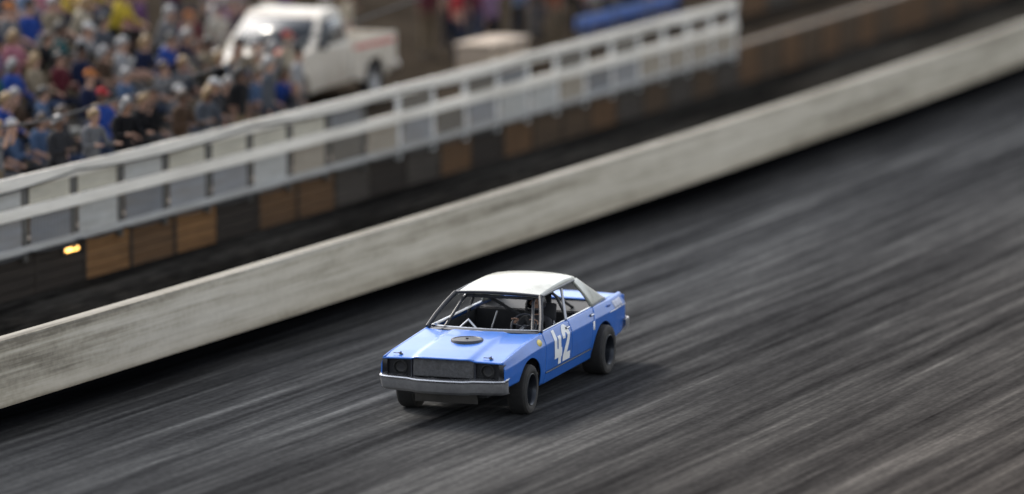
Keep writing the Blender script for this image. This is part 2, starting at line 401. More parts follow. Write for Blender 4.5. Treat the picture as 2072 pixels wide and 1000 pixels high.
# ------------------------------------------------------------------ the race car (faces +X, its left is +Y, origin on the ground between the wheels)
car = empty('race_car')
tag(car, 'blue four door race car with white roof and number 42 on the dirt track', 'race car')
M_BLUE = mat('blue_paint', (0.022, 0.138, 0.52), 0.30, var=0.10, scale=2.5, coat=0.25, dirt=(0.09, 0.12, 0.18), dirt_amt=0.14)
M_BLUED = mat('blue_paint_lower', (0.035, 0.12, 0.45), 0.45, var=0.1, scale=3, dirt=(0.10, 0.10, 0.11), dirt_amt=0.6)
M_ROOF = mat('white_roof_paint', (0.37, 0.375, 0.32), 0.26, var=0.12, scale=2, coat=0.3, dirt=(0.14, 0.13, 0.10), dirt_amt=0.85)
M_BLACK = mat('black_interior', (0.012, 0.012, 0.014), 0.7)
M_TRIM = mat('dark_trim', (0.02, 0.022, 0.03), 0.4)
M_CHROME = mat('worn_chrome', (0.75, 0.76, 0.78), 0.2, metal=1.0, var=0.1, scale=6, dirt=(0.25, 0.24, 0.23), dirt_amt=0.3)
M_BUMP = mat('dirty_bumper', (0.36, 0.36, 0.37), 0.4, metal=0.75, var=0.2, scale=5, dirt=(0.13, 0.115, 0.10), dirt_amt=0.8)
M_GRILL = mat('grille_plate', (0.075, 0.075, 0.078), 0.6, metal=0.3, var=0.35, scale=26, bump=0.5, dirt=(0.05, 0.045, 0.04), dirt_amt=0.5)
M_TUBE = mat('cage_tube', (0.035, 0.037, 0.042), 0.5)
M_SILVER = mat('bare_tube', (0.55, 0.56, 0.58), 0.3, metal=0.8)
M_TYRE = mat('tyre_rubber', (0.022, 0.021, 0.020), 0.8, var=0.3, scale=6, dirt=(0.085, 0.075, 0.065), dirt_amt=0.8)
M_TREAD = mat('tyre_tread', (0.014, 0.013, 0.013), 0.85, var=0.3, scale=9, bump=0.4)
M_RIM = mat('rim_paint', (0.02, 0.023, 0.03), 0.35, metal=0.5)
M_NUM = mat('number_white', (0.88, 0.88, 0.86), 0.45)
M_YEL = mat('decal_yellow', (0.75, 0.60, 0.18), 0.5)
M_ALU = mat('aluminium_sheet', (0.45, 0.46, 0.47), 0.4, metal=0.7, var=0.1, scale=5)

def lerp(a, b, t): return a + (b - a) * t
def tab(x, pts):
    if x <= pts[0][0]: return pts[0][1]
    for (a, va), (b_, vb) in zip(pts, pts[1:]):
        if x <= b_: return lerp(va, vb, (x - a) / (b_ - a))
    return pts[-1][1]
def hw(x): return tab(x, [(-2.80, 0.845), (-2.3, 0.875), (-1.0, 0.89), (0.6, 0.885), (1.5, 0.875), (2.2, 0.862), (2.42, 0.848)])
def zt(x): return tab(x, [(-2.80, 0.962), (-2.2, 0.955), (-1.4, 0.962), (0.8, 0.962), (1.4, 0.93), (2.1, 0.872), (2.42, 0.838)])
def ins(x): return tab(x, [(1.4, 1.0), (2.42, 0.35)])
def zc(x): return zt(x) - tab(x, [(-2.8, 0.14), (0.8, 0.145), (2.0, 0.12), (2.42, 0.09)])
def sy(x, z):
    t, c, h = zt(x), zc(x), hw(x); k = ins(x)
    return tab(z, [(0.24, h - 0.065), (0.30, h - 0.04), (0.44, h - 0.008), (0.62, h + 0.006), (c - 0.01, h + 0.002), (c + 0.004, h - 0.004), (t - 0.03, h - 0.052 * k), (t - 0.008, h - 0.066 * k), (t, h - 0.085 * k)])
def arch(x, cx0, a, zb, bb):
    d = (x - cx0) / a
    return zb + bb * math.sqrt(1 - d * d) if abs(d) < 1 else -1
def zlow(x):
    base = tab(x, [(-2.80, 0.47), (-2.6, 0.43), (-2.2, 0.40), (-2.1, 0.29), (0.98, 0.285), (1.02, 0.285), (1.85, 0.50), (2.42, 0.51)])
    if x > 1.5: base = 0.50
    return max(base, arch(x, 1.455, 0.47, 0.34, 0.395), arch(x, -1.70, 0.50, 0.30, 0.425))
def side_patch(name, xa, xb, z0, z1, mt, parent, sgn, step=0.035, solid=0.015, proud=0.0):
    """xa, xb: functions of z (front and rear edge); z0 bottom or None for the body's own lower edge"""
    zs_t = [0.0, 0.03, 0.07, 0.15, 0.22, 0.30, 0.38, 0.46, 0.54, 0.62, 0.70, 0.76, 0.80, 0.835, 0.86, 0.885, 0.91, 0.94, 0.965, 0.985, 1.0]
    mean = (xa(0.8) - xb(0.8)); n = max(4, int(mean / step))
    rows = []
    zsn = 24
    for i in range(zsn + 1):
        f = i / zsn; row = []
        for j in range(n + 1):
            u = j / n
            zz = f * 0.96
            x = lerp(xa(zz), xb(zz), u)
            top = zt(x) if z1 is None else z1
            lo = zlow(x) if z0 is None else max(z0, zlow(x))
            c = zc(x)
            if z1 is None:       # 15 rows to crease, then to the shoulder
                key = [lo + (c - 0.01 - lo) * k / 16 for k in range(17)] + [c + 0.004] + [c + 0.004 + (top - c - 0.004) * k for k in (0.2, 0.4, 0.62, 0.80, 0.94, 1.0)] + [top + 0.002]
                z = key[i]
                y = sy(x, z) if i < zsn else sy(x, top) - 0.02
                if i == zsn: z = top + 0.001
            else:
                z = lerp(lo, top, f); y = sy(x, z)
            row.append(Vector((x, sgn * (y + proud), z)))
        rows.append(row)
    b = MB(); b.grid(rows)
    o = b.build(name, mt, parent, smooth=28, recalc=True)
    # point the normals outward
    me = o.data
    tot = sum(p.normal.y * p.area for p in me.polygons)
    if tot * sgn < 0: me.flip_normals()
    md = o.modifiers.new('thickness', 'SOLIDIFY'); md.thickness = solid; md.offset = -1
    return o
G = 0.006
def c_(v): return lambda z: v
def rd_edge(z): return tab(z, [(0.3, -1.16), (0.55, -1.17), (0.75, -1.33), (0.97, -1.43)])
for s in (1, -1):
    body_f = side_patch('front_fender', c_(2.42), c_(0.83 + G), None, None, M_BLUE, car, s)
    side_patch('rear_fender', lambda z: rd_edge(z) - G, c_(-2.80), None, None, M_BLUE, car, s)
    side_patch('rocker_panel', c_(0.83 - G), c_(-1.20), None, 0.428, M_BLUE, car, s)
    # doors
    for nm, xa, xb in (('front_door', c_(0.83 - G), c_(-0.27 + G)), ('rear_door', c_(-0.27 - G), lambda z: rd_edge(z) + G)):
        d = side_patch(nm, xa, xb, 0.44, None, M_BLUE, car, s)
        xh = -0.14 if nm == 'front_door' else -1.22
        b = MB(); b.box((xh, s * (sy(xh, 0.885) - 0.004), 0.875), (0.15, 0.03, 0.055), rotx(-s * 0.35), bev=0.008, mi=0)
        b.tube([(xh + 0.06, s * (sy(xh, 0.885) + 0.018), 0.89), (xh - 0.06, s * (sy(xh, 0.885) + 0.018), 0.89)], 0.010, 6, mi=1)
        b.build('handle', [M_TRIM, M_CHROME], d, smooth=30)
        if nm == 'front_door' : DOOR = d if s == 1 else DOOR_R
        if s == -1 and nm == 'front_door': DOOR_R = d
        if s == 1 and nm == 'front_door': DOOR_L = d; DOOR_R = None
    # black body-side moulding line over the sill
    b = MB(); pts = [(0.82 - i * 0.05, s * (sy(0.82 - i * 0.05, 0.434) + 0.002), 0.434) for i in range(40)]
    b.tube(pts, 0.008, 6); b.build('side_moulding', M_TRIM, car)
    # bright strip along the window sill
    b = MB(); pts = [(0.78 - i * 0.1, s * (hw(0.78 - i * 0.1) - 0.10), zt(0.78 - i * 0.1) + 0.006) for i in range(23)]
    b.tube(pts, 0.009, 6); b.build('sill_trim', M_CHROME, car)

def skin_patch(name, fn, nu, nv, mt, parent, solid=0.015, smooth=30):
    b = MB(); b.grid([[Vector(fn(i / nu, j / nv)) for j in range(nv + 1)] for i in range(nu + 1)])
    o = b.build(name, mt, parent, smooth=smooth)
    tot = sum(p.normal.z * p.area for p in o.data.polygons)
    if tot < 0: o.data.flip_normals()
    if solid: md = o.modifiers.new('thickness', 'SOLIDIFY'); md.thickness = solid; md.offset = -1
    return o
# hood: raised centre panel with creases, nose lip carried forward over the grille
def hood_fn(u, v):
    yy = (v - 0.5) * 2
    xr = 1.02 - 0.16 * yy * yy
    ay = abs(yy)
    xf = 2.43 + (0.045 * (1 - ((ay - 0.36) / 0.13)) if 0.36 < ay < 0.49 else (0.045 if ay <= 0.36 else 0.0))
    x = lerp(xr, xf, u)
    wid = hw(x) - 0.085 * ins(x) - 0.008
    y = yy * wid
    bump = 0.024 * (1 if ay < 0.44 else max(0, 1 - (ay - 0.44) / 0.10))
    z = zt(x) + bump + 0.012 * (1 - yy * yy) - 0.016 * u ** 10
    return (x, y, z)
hood = skin_patch('hood', hood_fn, 40, 64, M_BLUE, car)
# cowl between hood and windscreen
def cowl_fn(u, v):
    yy = (v - 0.5) * 2
    xr = 1.01 - 0.16 * yy * yy
    return (lerp(xr, xr - 0.14, u), yy * (hw(0.9) - 0.093), zt(0.9) + 0.012 * (1 - yy * yy) + 0.020 * (1 - abs(yy) ** 6) - 0.012 + 0.01 * u)
skin_patch('cowl_panel', cowl_fn, 4, 24, M_TRIM, car)
b = MB(); b.tube([(1.0 - 0.145 - 0.16 * t * t, t * 0.79, zt(0.9) + 0.028 - 0.012 * abs(t) ** 3) for t in [i / 12 - 1 for i in range(25)]], 0.011, 6)
b.build('windscreen_trim', M_CHROME, car)
# air cleaner lid through the hood
M = Matrix.Translation((1.58, 0.04, zt(1.58) + 0.016))
b = MB(); b.lathe([(0.215, -0.03), (0.215, 0.030), (0.207, 0.042), (0.182, 0.045), (0.175, 0.038)], 40, M, 0)
b.lathe([(0.176, 0.0385), (0.10, 0.041), (0.03, 0.043), (0.018, 0.044), (0.018, 0.058), (0.001, 0.06)], 40, M, 1)
b.build('air_cleaner', [M_TRIM, mat('lid_grey', (0.022, 0.023, 0.026), 0.4, metal=0.4)], car)
for s in (1, -1):      # hood pins
    x0 = 2.30; y0 = s * 0.62; z0 = zt(x0) + 0.006
    b = MB(); b.lathe([(0.03, 0.0), (0.03, 0.006), (0.01, 0.008), (0.01, 0.03), (0.001, 0.032)], 12, Matrix.Translation((x0, y0, z0 + 0.002)))
    b.tube([(x0, y0, z0 + 0.02), (x0 + 0.02, y0 - 0.04, z0 + 0.012), (x0 + 0.01, y0 - 0.10, z0 + 0.012)], 0.006, 5)
    b.build('hood_pin', M_TRIM, car)
# rear deck, tail panel
skin_patch('trunk_lid', lambda u, v: (lerp(-2.08, -2.79, u), (v - 0.5) * 2 * (hw(-2.4) - 0.10), 0.948 - 0.012 * u + 0.014 * (1 - ((v - 0.5) * 2) ** 2)), 6, 16, M_BLUE, car)
b = MB(); b.box((-2.80, 0, 0.70), (0.03, 1.66, 0.46), bev=0.01); b.build('tail_panel', M_BLUE, car)
for s in (1, -1):
    b = MB(); b.box((-2.822, s * 0.58, 0.74), (0.03, 0.42, 0.14), bev=0.01); b.build('tail_light', mat('tail_lens', (0.25, 0.02, 0.015), 0.3), car)
    # fuel door and stripe decals on the rear quarter
b = MB(); b.box((-2.03, sy(-2.03, 0.88) - 0.002, 0.875), (0.14, 0.012, 0.07), rotx(-0.35), bev=0.004); b.build('fuel_recess', M_BLUED, car)
b = MB(); b.grid([[(x, sy(x, z) + 0.003, z) for x in [-2.0 - 0.1 * i for i in range(9)]] for z in (0.80, 0.811)]); b.build('stripe', M_NUM, car, solid=0.002)
b = MB(); b.grid([[(x + 0.3 * (z - 0.8), sy(x, z) + 0.0035, z) for x in [-2.26 - 0.06 * i for i in range(8)]] for z in (0.815, 0.85, 0.885, 0.92)]); b.build('sponsor_decal', mat('faded_decal', (0.50, 0.52, 0.62), 0.5, var=0.3, scale=14), car, solid=0.002)
b = MB(); b.grid([[(x, sy(x, z) + 0.003, z) for x in (-1.165 - 0.04, -1.17 - 0.11)] for z in (0.80, 0.72, 0.68)])
b.build('door_decal', M_NUM, car, solid=0.002)
b = MB(); n = 16
ring = [(1.02 + 0.085 * math.cos(2 * math.pi * i / n), 0.868 + 0.045 * math.sin(2 * math.pi * i / n)) for i in range(n)]
b.add([(x, sy(x, z) + 0.003, z) for x, z in ring], [tuple(range(n))]); b.build('round_decal', M_YEL, car, solid=0.002)

# front end: dark surround, flat grille plate, empty lamp buckets, corner markers
b = MB()
def fz(y): return 0.815 + (0.022 if abs(y) < 0.42 else 0.0)
b.box((2.34, 0, 0.71), (0.02, 1.60, 0.24)); b.build('front_panel', M_BLACK, car)
b = MB(); b.box((2.405, 0.005, 0.725), (0.02, 0.83, 0.245), roty(-0.06), bev=0.006); b.build('grille', M_GRILL, car)
for s in (1, -1):
    b = MB()
    Mx = Matrix.Translation((2.355, s * 0.60, 0.70)) @ Matrix.Rotation(math.pi / 2, 4, 'Y')
    b.lathe([(0.095, 0.03), (0.085, 0.032), (0.07, 0.0), (0.001, -0.012)], 24, Mx, 0)
    b.box((2.385, s * 0.435, 0.70), (0.05, 0.018, 0.22), mi=1); b.box((2.385, s * 0.60, 0.595), (0.05, 0.34, 0.02), mi=1)
    b.box((2.385, s * 0.60, 0.812), (0.05, 0.34, 0.018), mi=1)
    b.build('headlight', [mat('dull_lamp', (0.006, 0.006, 0.006), 0.5), M_TRIM], car)
    b = MB(); b.box((2.375, s * 0.80, 0.695), (0.10, 0.075, 0.225), bev=0.012); b.build('corner_marker', mat('black_marker', (0.01, 0.01, 0.012), 0.25), car)
# front bumper: swept bar with bright top edge and a grubby face
def bump_prof(y):
    a = abs(y)
    xo = tab(a, [(0, 2.585), (0.30, 2.575), (0.42, 2.55), (0.72, 2.525), (0.83, 2.49), (0.86, 2.455), (0.87, 2.42), (0.876, 2.36)])
    dz = tab(a, [(0, -0.008), (0.35, -0.006), (0.45, 0.004), (0.9, 0.012)])
    return xo, dz
ysb = [-0.876, -0.87, -0.86, -0.83, -0.78, -0.72, -0.6, -0.5, -0.45, -0.42, -0.38, -0.30, -0.15, 0]; ysb = ysb + [-y for y in ysb[-2::-1]]
xsb = {0.895: 2.20, 0.893: 2.32}
rows_t, rows_f = [], []
for y in ysb:
    xo, dz = bump_prof(y)
    top = [(xo - 0.16, y * 0.985, 0.603 + dz), (xo - 0.045, y * 0.995, 0.600 + dz), (xo - 0.008, y, 0.592 + dz), (xo, y, 0.580 + dz), (xo - 0.004, y, 0.562 + dz)]
    face = [(xo - 0.004, y, 0.562 + dz), (xo - 0.016, y * 0.998, 0.552 + dz), (xo - 0.024, y * 0.995, 0.50 + dz), (xo - 0.05, y * 0.985, 0.43 + dz), (xo - 0.09, y * 0.97, 0.395 + dz), (xo - 0.16, y * 0.96, 0.39 + dz)]
    rows_t.append(top); rows_f.append(face)
bumper = empty('front_bumper'); bumper.parent = car
b = MB(); b.grid(rows_f); o = b.build('bumper_face', M_BUMP, bumper, smooth=25, solid=0.004)
b = MB(); b.grid(rows_t); o = b.build('bumper_top', M_CHROME, bumper, smooth=25, solid=0.004)
b = MB(); b.box((2.30, 0.0, 0.33), (0.03, 0.86, 0.17), roty(0.25), bev=0.006); b.build('skid_plate', mat('skid_metal', (0.07, 0.065, 0.06), 0.6, metal=0.4, var=0.3, scale=6), car)
# rear bumper
rows = []
for y in [-0.90, -0.895, -0.87, -0.8, -0.4, 0, 0.4, 0.8, 0.87, 0.895, 0.90]:
    xo = tab(abs(y), [(0, -3.0), (0.8, -2.97), (0.87, -2.93), (0.895, -2.84), (0.90, -2.68)])
    rows.append([(xo + 0.07, y * 0.98, 0.61), (xo + 0.01, y, 0.60), (xo, y, 0.56), (xo + 0.02, y, 0.47), (xo + 0.07, y * 0.98, 0.45)])
b = MB(); b.grid(rows); b.build('rear_bumper', M_BUMP, car, smooth=25, solid=0.004)
b = MB(); b.box((-2.45, 0.80, 0.47), (0.60, 0.02, 0.10), bev=0.004); b.build('rear_valance', M_BLUED, car)

# roof, header, pillars
def roof_fn(u, v):
    yy = (v - 0.5) * 2; a = abs(yy)
    xf = 0.27 - 0.06 * yy * yy; xr = -1.40 + 0.05 * yy * yy
    x = lerp(xf, xr, u)
    ye = lerp(0.61, 0.595, u)
    zedge = lerp(1.352, 1.385, min(1, u * 1.4)) - 0.006 * max(0, u - 0.7) / 0.3
    cr = 0.058 * (1 - a ** 2.6) * (0.55 + 0.45 * min(1, u * 4)) * (1 - 0.25 * max(0, u - 0.8) / 0.2)
    drop = -0.03 * max(0, (a - 0.93) / 0.07) ** 1.5
    return (x, yy * ye, zedge + cr + drop + 0.018 * math.sin(math.pi * min(1, u * 1.02)))
skin_patch('roof', roof_fn, 26, 30, M_ROOF, car, solid=0.03)
for s in (1, -1):
    def cp(u, v):     # C pillar: v runs front to rear, u runs down
        top = Vector((lerp(-1.19, -1.385, v), s * lerp(0.606, 0.585, v), lerp(1.352, 1.366, v)))
        bot = Vector((lerp(-1.43, -2.20, v ** 1.05), s * lerp(0.808, 0.765, v), 0.962))
        p = top.lerp(bot, u); p.y += s * 0.020 * math.sin(math.pi * u)
        p.x += 0.025 * v * math.sin(math.pi * u)
        p.z -= 0.010 * v * math.sin(math.pi * u)
        return p
    b = MB(); b.grid([[cp(i / 10, j / 10) for j in range(11)] for i in range(11)])
    o = b.build('rear_pillar', M_ROOF, car, smooth=40)
    if sum(p.normal.y * p.area for p in o.data.polygons) * s < 0: o.data.flip_normals()
    md = o.modifiers.new('thickness', 'SOLIDIFY'); md.thickness = 0.035; md.offset = -1
    b = MB(); d0 = Vector((0.215, s * 0.597, 1.352)); d1 = Vector((0.80, s * 0.795, 0.965))
    b.tube([d0, d0.lerp(d1, 0.33) + Vector((0.0, s * 0.01, 0.012)), d0.lerp(d1, 0.66) + Vector((0, s * 0.012, 0.012)), d1], 0.03, 8); b.build('windscreen_pillar', mat('pillar_trim', (0.012, 0.014, 0.02), 0.55), car)
    b = MB(); b.tube([d0 + Vector((-0.03, s * 0.02, -0.005)), Vector((-0.5, s * 0.618, 1.362)), Vector((-1.2, s * 0.61, 1.358))], 0.016, 8); b.build('drip_rail', mat('rail_trim', (0.05, 0.055, 0.065), 0.35, metal=0.3), car)
    b = MB(); b.tube([(-0.27, s * 0.80, 0.965), (-0.58, s * 0.635, 1.33)], 0.02, 8); b.build('centre_pillar', M_SILVER, car)
b = MB(); b.tube([(0.27 - 0.06 * t * t, t * 0.60, 1.352 + 0.03 * (1 - t * t)) for t in [i / 8 - 1 for i in range(17)]], 0.02, 8); b.build('windscreen_header', M_TRIM, car)
# interior tub, dash, cage, seat, wheel
b = MB()
for s in (1, -1): b.box((-0.15, s * 0.79, 0.60), (2.0, 0.02, 0.60))
b.box((-0.15, 0, 0.30), (2.0, 1.56, 0.03)); b.box((0.92, 0, 0.61), (0.03, 1.56, 0.62))
b.box((-1.16, 0, 0.61), (0.02, 1.56, 0.62))
b.build('floor_tub', M_BLACK, car, smooth=0)
b = MB(); b.box((1.60, 0, 0.55), (1.30, 1.10, 0.44)); b.build('engine_bay', M_BLACK, car, smooth=0)
b = MB(); b.box((-1.95, 0, 0.60), (1.5, 1.10, 0.50)); b.build('trunk_box', M_BLACK, car, smooth=0)
b = MB(); b.box((-1.68, 0, 0.92), (0.95, 1.52, 0.02)); b.build('parcel_shelf', M_BLACK, car, smooth=0)
b = MB(); b.box((0.72, 0, 0.87), (0.34, 1.52, 0.10), bev=0.03); b.build('dashboard', M_BLACK, car)
cage = empty('roll_cage'); cage.parent = car
def bar(pts, r=0.021, mt=M_TUBE, name='cage_bar'):
    b = MB(); b.tube(pts, r, 8); b.build(name, mt, cage)
bar([(-0.62, -0.72, 0.35), (-0.60, -0.70, 0.95), (-0.52, -0.58, 1.24), (-0.5, -0.5, 1.31), (-0.5, 0.5, 1.31), (-0.52, 0.58, 1.24), (-0.60, 0.70, 0.95), (-0.62, 0.72, 0.35)])
for s in (1, -1):
    bar([(-0.5, s * 0.5, 1.31), (0.1, s * 0.48, 1.30), (0.22, s * 0.50, 1.26), (0.62, s * 0.62, 0.93), (0.66, s * 0.64, 0.4)])
    bar([(-0.52, s * 0.52, 1.28), (-1.5, s * 0.50, 0.93)])
bar([(0.12, -0.47, 1.30), (0.12, 0.47, 1.30)])
bar([(-0.55, -0.62, 1.05), (1.0, -0.60, 1.04)], 0.018, M_SILVER); bar([(-0.60, -0.70, 0.72), (0.6, -0.70, 0.66)])
bar([(-0.60, 0.70, 0.80), (0.62, 0.68, 0.78)])
bar([(-0.52, -0.55, 1.27), (-0.60, 0.10, 0.92), (-0.62, 0.5, 0.6)])
bar([(0.75, -0.42, 0.90), (0.75, -0.23, 1.08), (0.75, -0.06, 0.90)], 0.019, M_SILVER)
bar([(0.3, 0.02, 1.14), (0.3, -0.08, 0.84)], 0.012, M_SILVER)
b = MB(); b.box((-0.47, 0.0, 1.205), (0.04, 0.44, 0.02)); b.build('rear_view_mirror', M_ALU, car)
seat = empty('seat'); seat.parent = car
b = MB(); b.box((-0.48, 0.36, 0.80), (0.08, 0.44, 0.70), roty(-0.18), bev=0.03); b.box((-0.30, 0.36, 0.47), (0.50, 0.44, 0.10), bev=0.03)
b.build('seat_shell', M_BLACK, seat)
b = MB(); b.box((-0.585, 0.36, 1.20), (0.06, 0.26, 0.16), bev=0.02); b.build('headrest', M_BLACK, seat)
SWC = Vector((0.20, 0.36, 0.93)); swr = roty(-0.45)
b = MB(); b.tube([SWC + swr @ Vector((0, 0.175 * math.cos(t), 0.175 * math.sin(t))) for t in [2 * math.pi * i / 28 for i in range(28)]], 0.014, 8, closed=True)
for a in (0.2, math.pi - 0.2, -math.pi / 2): b.tube([SWC + Vector((0.02, 0, 0)), SWC + swr @ Vector((0, 0.172 * math.cos(a), 0.172 * math.sin(a)))], 0.009, 6)
b.lathe([(0.04, 0), (0.035, 0.02), (0.001, 0.025)], 14, Matrix.Translation(SWC) @ Matrix.Rotation(-math.pi / 2 - 0.45, 4, 'Y'))
b.build('steering_wheel', M_TRIM, car)
bar([SWC + Vector((0.03, 0, -0.01)), (0.70, 0.34, 0.84)], 0.02, M_SILVER, 'steering_column')

# wheels
def wheel(x, yo, r, wd, s, steer=0.0):
    wroot = empty('wheel', (x, s * (yo - wd / 2), r)); wroot.parent = car
    wroot.rotation_euler = (0, 0, steer)
    # local axis Y outward (s)
    M = Matrix.Rotation(-s * math.pi / 2, 4, 'X')
    h = wd / 2; ri = 0.205
    b = MB()
    b.lathe([(ri, -h + 0.02), (r - 0.06, -h), (r - 0.02, -h + 0.012), (r - 0.004, -h + 0.04)], 48, M, 0)
    tread = []
    for i in range(9):
        t = i / 8; tread.append((r - 0.004 + 0.004 * math.sin(math.pi * t), lerp(-h + 0.04, h - 0.04, t)))
    b.lathe(tread, 48, M, 1)
    b.lathe([(r - 0.004, h - 0.04), (r - 0.02, h - 0.012), (r - 0.05, h - 0.002), (r - 0.07, h + 0.002), (ri + 0.025, h - 0.004), (ri + 0.005, h - 0.015), (ri - 0.005, h - 0.03)], 48, M, 0)
    b.build('tyre', [M_TYRE, M_TREAD], wroot, smooth=40)
    b = MB()
    b.lathe([(ri + 0.004, h - 0.018), (ri + 0.008, h - 0.008), (ri, h - 0.004), (ri - 0.014, h - 0.016), (ri - 0.022, h - 0.06), (ri - 0.03, h - 0.12), (0.14, h - 0.135), (0.10, h - 0.12), (0.075, h - 0.115), (0.05, h - 0.12), (0.045, h - 0.09), (0.001, h - 0.085)], 40, M, 0)
    b.lathe([(ri - 0.004, h - 0.02), (ri - 0.002, -h + 0.02)], 40, M, 0)
    for k in range(5):
        a = 2 * math.pi * k / 5 + 0.3
        b.lathe([(0.012, 0), (0.012, 0.02), (0.001, 0.022)], 8, M @ Matrix.Translation((0.08 * math.cos(a), 0.08 * math.sin(a), h - 0.118)), 1)
    for k in range(8):
        a = 2 * math.pi * k / 8
        b.lathe([(0.022, 0.0), (0.02, 0.004), (0.001, 0.0042)], 10, M @ Matrix.Translation((0.15 * math.cos(a), 0.15 * math.sin(a), h - 0.136)), 2)
    b.build('rim', [M_RIM, M_CHROME, M_BLACK], wroot, smooth=40)
wheel(1.47, 0.905, 0.328, 0.27, 1, 0.03); wheel(1.47, 0.905, 0.328, 0.27, -1, 0.03)
wheel(-1.665, 0.985, 0.342, 0.33, 1); wheel(-1.665, 0.985, 0.342, 0.33, -1)
for xx in (1.47, -1.665):
    b = MB(); b.tube([(xx, -0.72, 0.33), (xx, 0.72, 0.33)], 0.045, 10); b.build('axle', M_TRIM, car)

# number 42, cut as flat outlines and laid on the door skin
def outline_on_side(name, loops, x0, z0, sx, szc, shear, mt, parent, s=1, off=0.004):
    bm = bmesh.new()
    for lp in loops:
        vs = [bm.verts.new((p[0], p[1], 0)) for p in lp]
        for i in range(len(vs)): bm.edges.new((vs[i], vs[(i + 1) % len(vs)]))
    bmesh.ops.triangle_fill(bm, edges=bm.edges[:], use_beauty=True)
    for k in range(1, 24):
        bmesh.ops.bisect_plane(bm, geom=bm.verts[:] + bm.edges[:] + bm.faces[:], plane_co=(0, k / 24, 0), plane_no=(0, 1, 0))
    for v in bm.verts:
        u, t = v.co.x, v.co.y
        z = z0 + t * szc; x = x0 - (u * sx + shear * (t))
        v.co = Vector((x, s * (sy(x, z) + off), z))
    me = bpy.data.meshes.new(name); bm.normal_update()
    for f in bm.faces:
        if f.normal.y * s < 0: f.normal_flip()
    bm.to_mesh(me); bm.free(); me.materials.append(mt)
    o = bpy.data.objects.new(name, me); COL.objects.link(o); o.parent = parent; return o
FOUR = [[(0.0, 1.0), (0.36, 1.0), (0.36, 0.45), (0.52, 0.45), (0.52, 0.80), (0.90, 0.80), (0.90, 0.45), (1.0, 0.45), (1.0, 0.19), (0.90, 0.19), (0.90, 0.0), (0.52, 0.0), (0.52, 0.19), (0.0, 0.19)]]
cs = []
for i in range(13):
    a = math.pi * (1 - i / 12) ; cs.append((0.5 + 0.5 * math.cos(a), 0.72 + 0.28 * math.sin(a)))
TWO = [[(0.0, 0.0), (1.0, 0.0), (1.0, 0.22), (0.52, 0.22), (0.82, 0.44), (0.93, 0.56), (1.0, 0.72)] + cs[::-1][1:] + [(0.0, 0.64), (0.36, 0.64)] +
       [(0.5 + 0.14 * math.cos(math.pi * (1 - i / 8)), 0.71 + 0.07 * math.sin(math.pi * (1 - i / 8))) for i in range(9)] + [(0.62, 0.65), (0.52, 0.56), (0.24, 0.38), (0.06, 0.22), (0.0, 0.14)]]
for dr, s in ((DOOR_L, 1),):
    outline_on_side('number', FOUR, 0.49, 0.47, 0.31, 0.47, 0.0, M_NUM, dr, s)
    outline_on_side('number', TWO, 0.14, 0.475, 0.31, 0.475, 0.0, M_NUM, dr, s)

